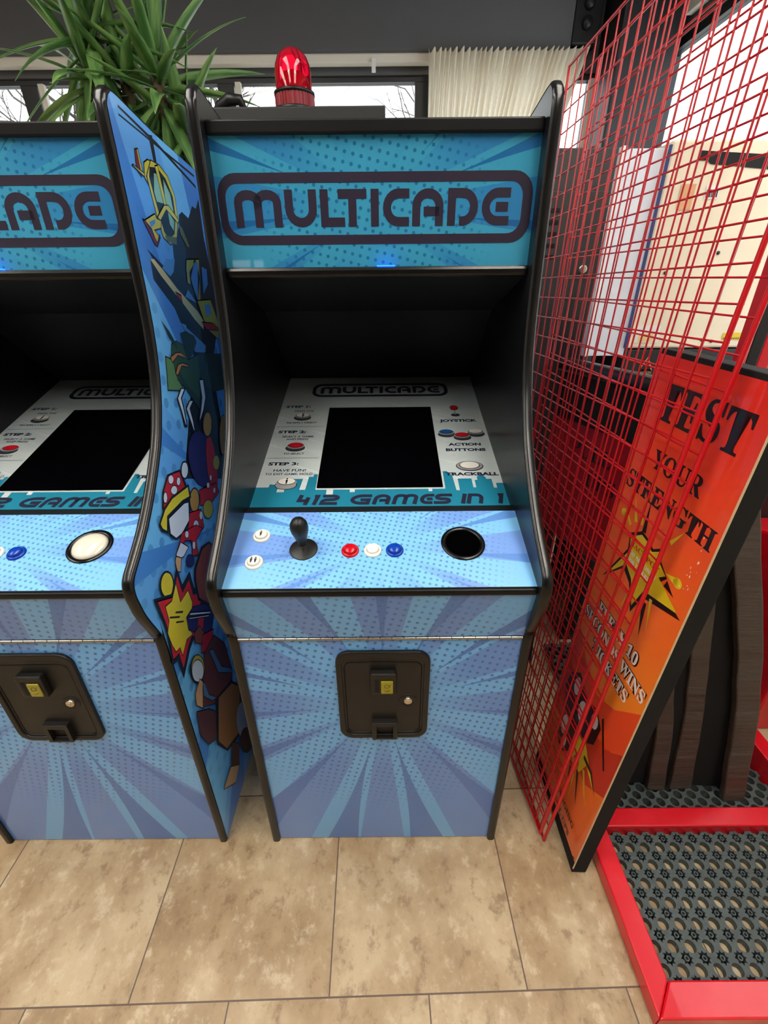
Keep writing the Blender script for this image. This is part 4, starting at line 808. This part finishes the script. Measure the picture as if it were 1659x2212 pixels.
CRM = plaster('cream_enamel', (236, 226, 200), .4, .04); ALU = mat('pale_grey_metal', (214, 222, 232), .4)
cm = empty('cream_machine', (1.15, 1.62, 0), 'large cream machine back with a yellow caution strip, seen through the red wire grid', 'machine')
up = MB().box(.785, 1.52, 1.50, 1.74, 1.238, 1.762).build('upper_case', CRM, cm, .006)
MB().box(.785, 1.52, 1.505, 1.735, 0, 1.234).build('base', mat('black_sheet_metal', (28, 28, 29), .4), cm, .004)
MB().box(.668, .7845, 1.506, 1.522, 1.215, 1.745).build('side_plate', ALU, cm, .002)
MB().box(.776, .783, 1.494, 1.5, 1.24, 1.75).build('corner_trim', mat('blue_edge', (52, 62, 118), .4), cm)
MB().box(.655, .667, 1.50, 1.525, 1.215, 1.75).build('rear_trim', mat('white_metal', (230, 230, 228), .5), cm)
Bx = basis((0, 1.4995, 0), (1, 0, 0), (0, 0, 1))
MB().poly(Bx, [(.862, 1.738), (1.16, 1.722), (1.16, 1.688), (.90, 1.708), (.886, 1.716), (.862, 1.716)], .001).build('handle_slot', mat('slot_black', (4, 4, 4), .7), up)
MB().poly(Bx, [(.835,1.605),(.875,1.605),(.875,1.665),(.835,1.665)], .001).build('paper_label', prtm('tan'), up)
b = MB().poly(Bx, [(.905,1.630),(.942,1.630),(.942,1.662),(.905,1.662)], .001, 0)
for k in range(9): b.poly(Bx, [(.908+.0035*k,1.634),(.9095+.0035*k+.001*(k%3),1.634),(.9095+.0035*k+.001*(k%3),1.652),(.908+.0035*k,1.652)], .0014, 1)
b.build('barcode_label', [prtm('paper'), prtm('ink')], up)
MB().poly(Bx, [(.805,1.255),(.880,1.255),(.880,1.305),(.805,1.305)], .001, 0).poly(Bx, [(.815,1.258),(.862,1.258),(.862,1.282),(.815,1.282)], .0014, 1).build('paper_label', [prtm('paper'), prtm('cream')], up)
b = MB().poly(Bx, [(1.08,1.262),(1.19,1.262),(1.19,1.282),(1.08,1.282)], .001, 0)
for k in range(16): b.poly(Bx, [(1.083+.0066*k,1.263),(1.086+.0066*k,1.263),(1.088+.0066*k,1.268),(1.085+.0066*k,1.268)], .0014, 1)
b.build('caution_strip', [prtm('brightyellow'), prtm('ink')], up)
b = MB(); Bt = basis((0, 1.5045, 0), (1, 0, 0), (0, 0, 1)); b.stroke(Bt, [(.846,1.170),(.886,1.170),(.866,1.210),(.846,1.170),(.886,1.170)], .003, .001).stroke(Bt, [(.866,1.198),(.866,1.184)], .004, .001).stroke(Bt, [(.866,1.179),(.866,1.176)], .004, .001)
text(b, Bt, 'CAUTION', .866, 1.158, .007, .042, .001); b.build('caution_symbol', prtm('tan'), cm)
for x, z in ((1.02, 1.262), (1.05, 1.258), (.85, 1.45), (.99, 1.50)): MB().lathe(Bx, [(.005, 0), (.005, .002), (0, .002)], 10, x, z).build('screw', mat('dark_screw', (60, 50, 50), .4, .5), up)
shift(cm)

# ------------------------------------------------------------------ dark cabinet with red beacon behind the right arcade cabinet
sp = empty('speaker_cabinet', (-.235, 2.05, 0), 'black box cabinet behind the right arcade cabinet, carrying a red beacon lamp', 'cabinet')
MB().box(-.56, .025, 1.85, 2.30, 0, 1.930).build('body', plaster('worn_black', (36, 37, 37), .55, .2), sp, .006)
MB().tube([(-.545,1.95,1.932),(-.52,1.93,1.952),(-.485,1.92,1.966),(-.45,1.92,1.964),(-.44,1.93,1.94)], [.012,.016,.018,.015,.010], 10).build('grip', PLA, sp)
shift(sp)
bc = empty('beacon_lamp', (-.272, 1.93, 1.9315), 'red domed beacon lamp standing on the black box', 'lamp')
Bz_ = basis((-.272, 1.93, 1.9315), (1, 0, 0), (0, 1, 0))
b = MB(); V = []
RB = mat('red_ribbed_plastic', (130, 14, 28), .3); n = 72
b.add([Bz_((.062+(.0025 if k % 2 else 0))*math.cos(2*PI*k/n), (.062+(.0025 if k % 2 else 0))*math.sin(2*PI*k/n), h) for h in (.006, .044) for k in range(n)], [(k, (k+1) % n, (k+1) % n+n, k+n) for k in range(n)]+[tuple(range(n, 2*n))])
b.build('ribbed_base', RB, bc); MB().lathe(Bz_, [(.072, 0), (.072, .006), (.060, .010)], 32).lathe(Bz_, [(.060, .042), (.066, .042), (.066, .050), (.055, .054)], 32).build('collar', PLA, bc)
def dome_material():
    m = mat('red_dome', (206, 10, 44), .06, trans=.75, ior=1.3, coat=.5); return m
MB().lathe(Bz_, [(.058, .050), (.058, .10), (.055, .118), (.047, .136), (.034, .150), (.018, .158), (0, .160)], 40).build('dome', dome_material(), bc)
MB().lathe(Bz_, [(.030, .052), (.034, .075), (.022, .098), (0, .105)], 24).build('reflector', mat('red_reflector', (230, 30, 60), .2, coat=.5), bc); shift(bc)

# ------------------------------------------------------------------ curtain
V = []; F = []; nx, nz = 340, 14; random.seed(3)
ph = [random.uniform(-.6, .6) for _ in range(60)]
for j in range(nz+1):
    z = 2.598-(2.598-.25)*(j/nz)
    for i in range(nx+1):
        t = i/nx; k = t*27; p_ = ph[int(k)]*(1-(k % 1))+ph[int(k)+1]*(k % 1)
        wd = max(.6, .905-.29*(2.598-z)); V.append((.285+wd*t+.006*math.sin(j*.8+k), 3.46+.030*math.sin(2*PI*k+p_)+.008*math.sin(5.1*k+j*.3), z-(.008*abs(math.sin(PI*k)) if j == 0 else 0)))
for j in range(nz):
    for i in range(nx): F.append((j*(nx+1)+i, j*(nx+1)+i+1, (j+1)*(nx+1)+i+1, (j+1)*(nx+1)+i))
CLOTH = mat('cream_cloth', (242, 236, 222), .85)
t_ = CLOTH.node_tree; mx_ = t_.nodes.new('ShaderNodeMixShader'); tl_ = t_.nodes.new('ShaderNodeBsdfTranslucent'); tl_.inputs[0].default_value = lin((250, 244, 232)); mx_.inputs[0].default_value = .55
t_.links.new(t_.nodes['Principled BSDF'].outputs[0], mx_.inputs[1]); t_.links.new(tl_.outputs[0], mx_.inputs[2]); t_.links.new(mx_.outputs[0], t_.nodes['Material Output'].inputs[0])
cu = MB().add(V, F, smooth=True).build('curtain', CLOTH); tag(cu, 'cream pleated curtain drawn to the right end of the back window', 'curtain')
tr = empty('curtain_track', (-1.9, 3.55, 2.58), 'long cream curtain track across the top of the back window', 'curtain track')
MB().box(-4.15, 1.20, 3.52, 3.585, 2.561, 2.612).build('track', CREAMTRIM, tr, .004)
for x in (-1.6, -.03): MB().box(x-.012, x+.012, 3.505, 3.523, 2.515, 2.575).build('bracket', mat('white_metal', (230, 230, 228), .5), tr, .002)
shift(tr)

# ------------------------------------------------------------------ yucca plant
LEAF = mat('yucca_leaf', (72, 118, 58), .5); g = G(LEAF); u, v, _ = g.xyz(g.uv())
nn = g.noise(g.comb(g.m('MULTIPLY', u, 3.0), g.m('MULTIPLY', v, .6)), 3, 3)
c = g.mix(g.smooth(nn, .35, .7), lin((66, 112, 54)), lin((128, 164, 92))); g.color(c)
g.b.inputs['Subsurface Weight'].default_value = 0
yu = empty('yucca_plant', (-.95, 2.42, 0), 'green yucca plant with long pointed leaves behind the left arcade cabinet', 'plant')
Bg = basis((-.95, 2.42, 0), (1, 0, 0), (0, 1, 0))
MB().lathe(Bg, [(0, .002), (.13, .002), (.17, .30), (.18, .32), (.165, .32), (.155, .27), (0, .27)], 32).build('pot', mat('terracotta', (150, 84, 58), .7), yu)
BARK = plaster('yucca_bark', (120, 100, 78), .9, .3)
def leaf(b, base, d, L, w, droop, seed):
    r = random.Random(seed); d = Vector(d).normalized(); side = d.cross(Vector((0, 0, 1)))
    side = side.normalized() if side.length > .05 else Vector((1, 0, 0)); side = (side+Vector((r.uniform(-.5, .5), r.uniform(-.5, .5), r.uniform(-.5, .5)))).normalized()
    p = Vector(base); V = []; UV = []; n = 8
    for i in range(n+1):
        t = i/n; ww = w*min(1, .45+t*2.4)*(1-t**2.6)+.0006
        up = side.cross(d).normalized()
        V += [p-side*ww/2+up*ww*.14, p, p+side*ww/2+up*ww*.14]; UV += [(seed*.37, t), (seed*.37+.1, t), (seed*.37+.2, t)]
        p = p+d*L/n; d = (d+Vector((0, 0, -droop*(.4+t)/n))).normalized()
    F = []
    for i in range(n): F += [(i*3, i*3+1, i*3+4, i*3+3), (i*3+1, i*3+2, i*3+5, i*3+4)]
    b.add(V, F, UV, smooth=True)
random.seed(11)
def crown(cx, cy, cz, n, L, tr_pts, lo=-75, span=.14, hang=.3):
    MB().tube(tr_pts, .022, 10).build('stem', BARK, yu)
    b = MB()
    for i in range(n):
        t = (i+.5)/n; e = math.radians(84+(lo-84)*t**1.05); az = i*2.39996+random.uniform(-.3, .3)
        leaf(b, (cx+.02*math.cos(az), cy+.02*math.sin(az), cz-span*t), (math.cos(e)*math.cos(az), math.cos(e)*math.sin(az), math.sin(e)), L*random.uniform(.75, 1.1), random.uniform(.044, .060), random.uniform(.1, .5)+hang*t, i+int(cx*100))
    o = b.build('leaf_crown', LEAF, yu); s = o.modifiers.new('thick', 'SOLIDIFY'); s.thickness = .0015
crown(-1.13, 2.42, 2.42, 46, .44, [(-.98,2.42,.25),(-1.0,2.42,1.2),(-1.09,2.42,2.0),(-1.13,2.42,2.41)], -88, .24)
crown(-.885, 2.40, 2.24, 40, .44, [(-.94,2.42,.25),(-.93,2.41,1.2),(-.89,2.40,1.9),(-.885,2.40,2.23)], -85, .22)
crown(-1.16, 2.40, 2.25, 30, .40, [(-.98,2.41,.25),(-1.0,2.41,1.2),(-1.12,2.40,1.9),(-1.16,2.40,2.24)], -90, .2, .9)
crown(-1.05, 2.47, 2.22, 26, .36, [(-.97,2.44,.25),(-.98,2.45,1.2),(-1.03,2.46,1.8),(-1.05,2.47,2.21)], -88, .16, .6)
crown(-.83, 2.46, 2.06, 24, .34, [(-.93,2.45,.25),(-.90,2.46,1.2),(-.85,2.46,1.8),(-.83,2.46,2.05)], -88, .14, .6)
shift(yu)

# ------------------------------------------------------------------ bare trees outside
BRK = mat('grey_bark', (92, 84, 80), .9)
def bare_tree(x, y, label, seed, h):
    r = random.Random(seed); b = MB()
    def grow(p, d, L, rad, depth):
        pts = [p]; q = p.copy(); dd = d.copy()
        for _ in range(4):
            dd = (dd+Vector((r.uniform(-.25, .25), r.uniform(-.2, .2), r.uniform(-.12, .18)))).normalized(); q = q+dd*L/4; pts.append(q.copy())
        b.tube(pts, [rad*(1-.12*i) for i in range(5)], 5 if depth > 1 else 7, cap=False)
        if depth < 5:
            for k in range(3 if depth else 4):
                pp = pts[2+(k % 3)]; nd = (dd+Vector((r.uniform(-1, 1), r.uniform(-.6, .6), r.uniform(-.4, .7)))).normalized(); grow(pp, nd, L*r.uniform(.55, .8), rad*.52, depth+1)
    grow(Vector((x, y, 0)), Vector((0, 0, 1)), h, .11, 0)
    o = b.build('bare_tree', BRK); tag(o, label, 'tree', 'bare trees outside the window')
bare_tree(-.62, 5.6, 'bare winter tree outside, seen through the window just behind the red beacon', 4, 2.0)
bare_tree(.75, 11.0, 'bare winter tree outside, seen through the window left of the curtain', 9, 2.6)
bare_tree(-5.2, 10.0, 'bare winter tree outside, seen through the window behind the yucca leaves', 15, 2.4)
struct(MB().box(-30, 30, 3.75, 40, -.12, -.06).build('ground', mat('pale_paving', (170, 168, 164), .9)), 'pale paving outside the windows')
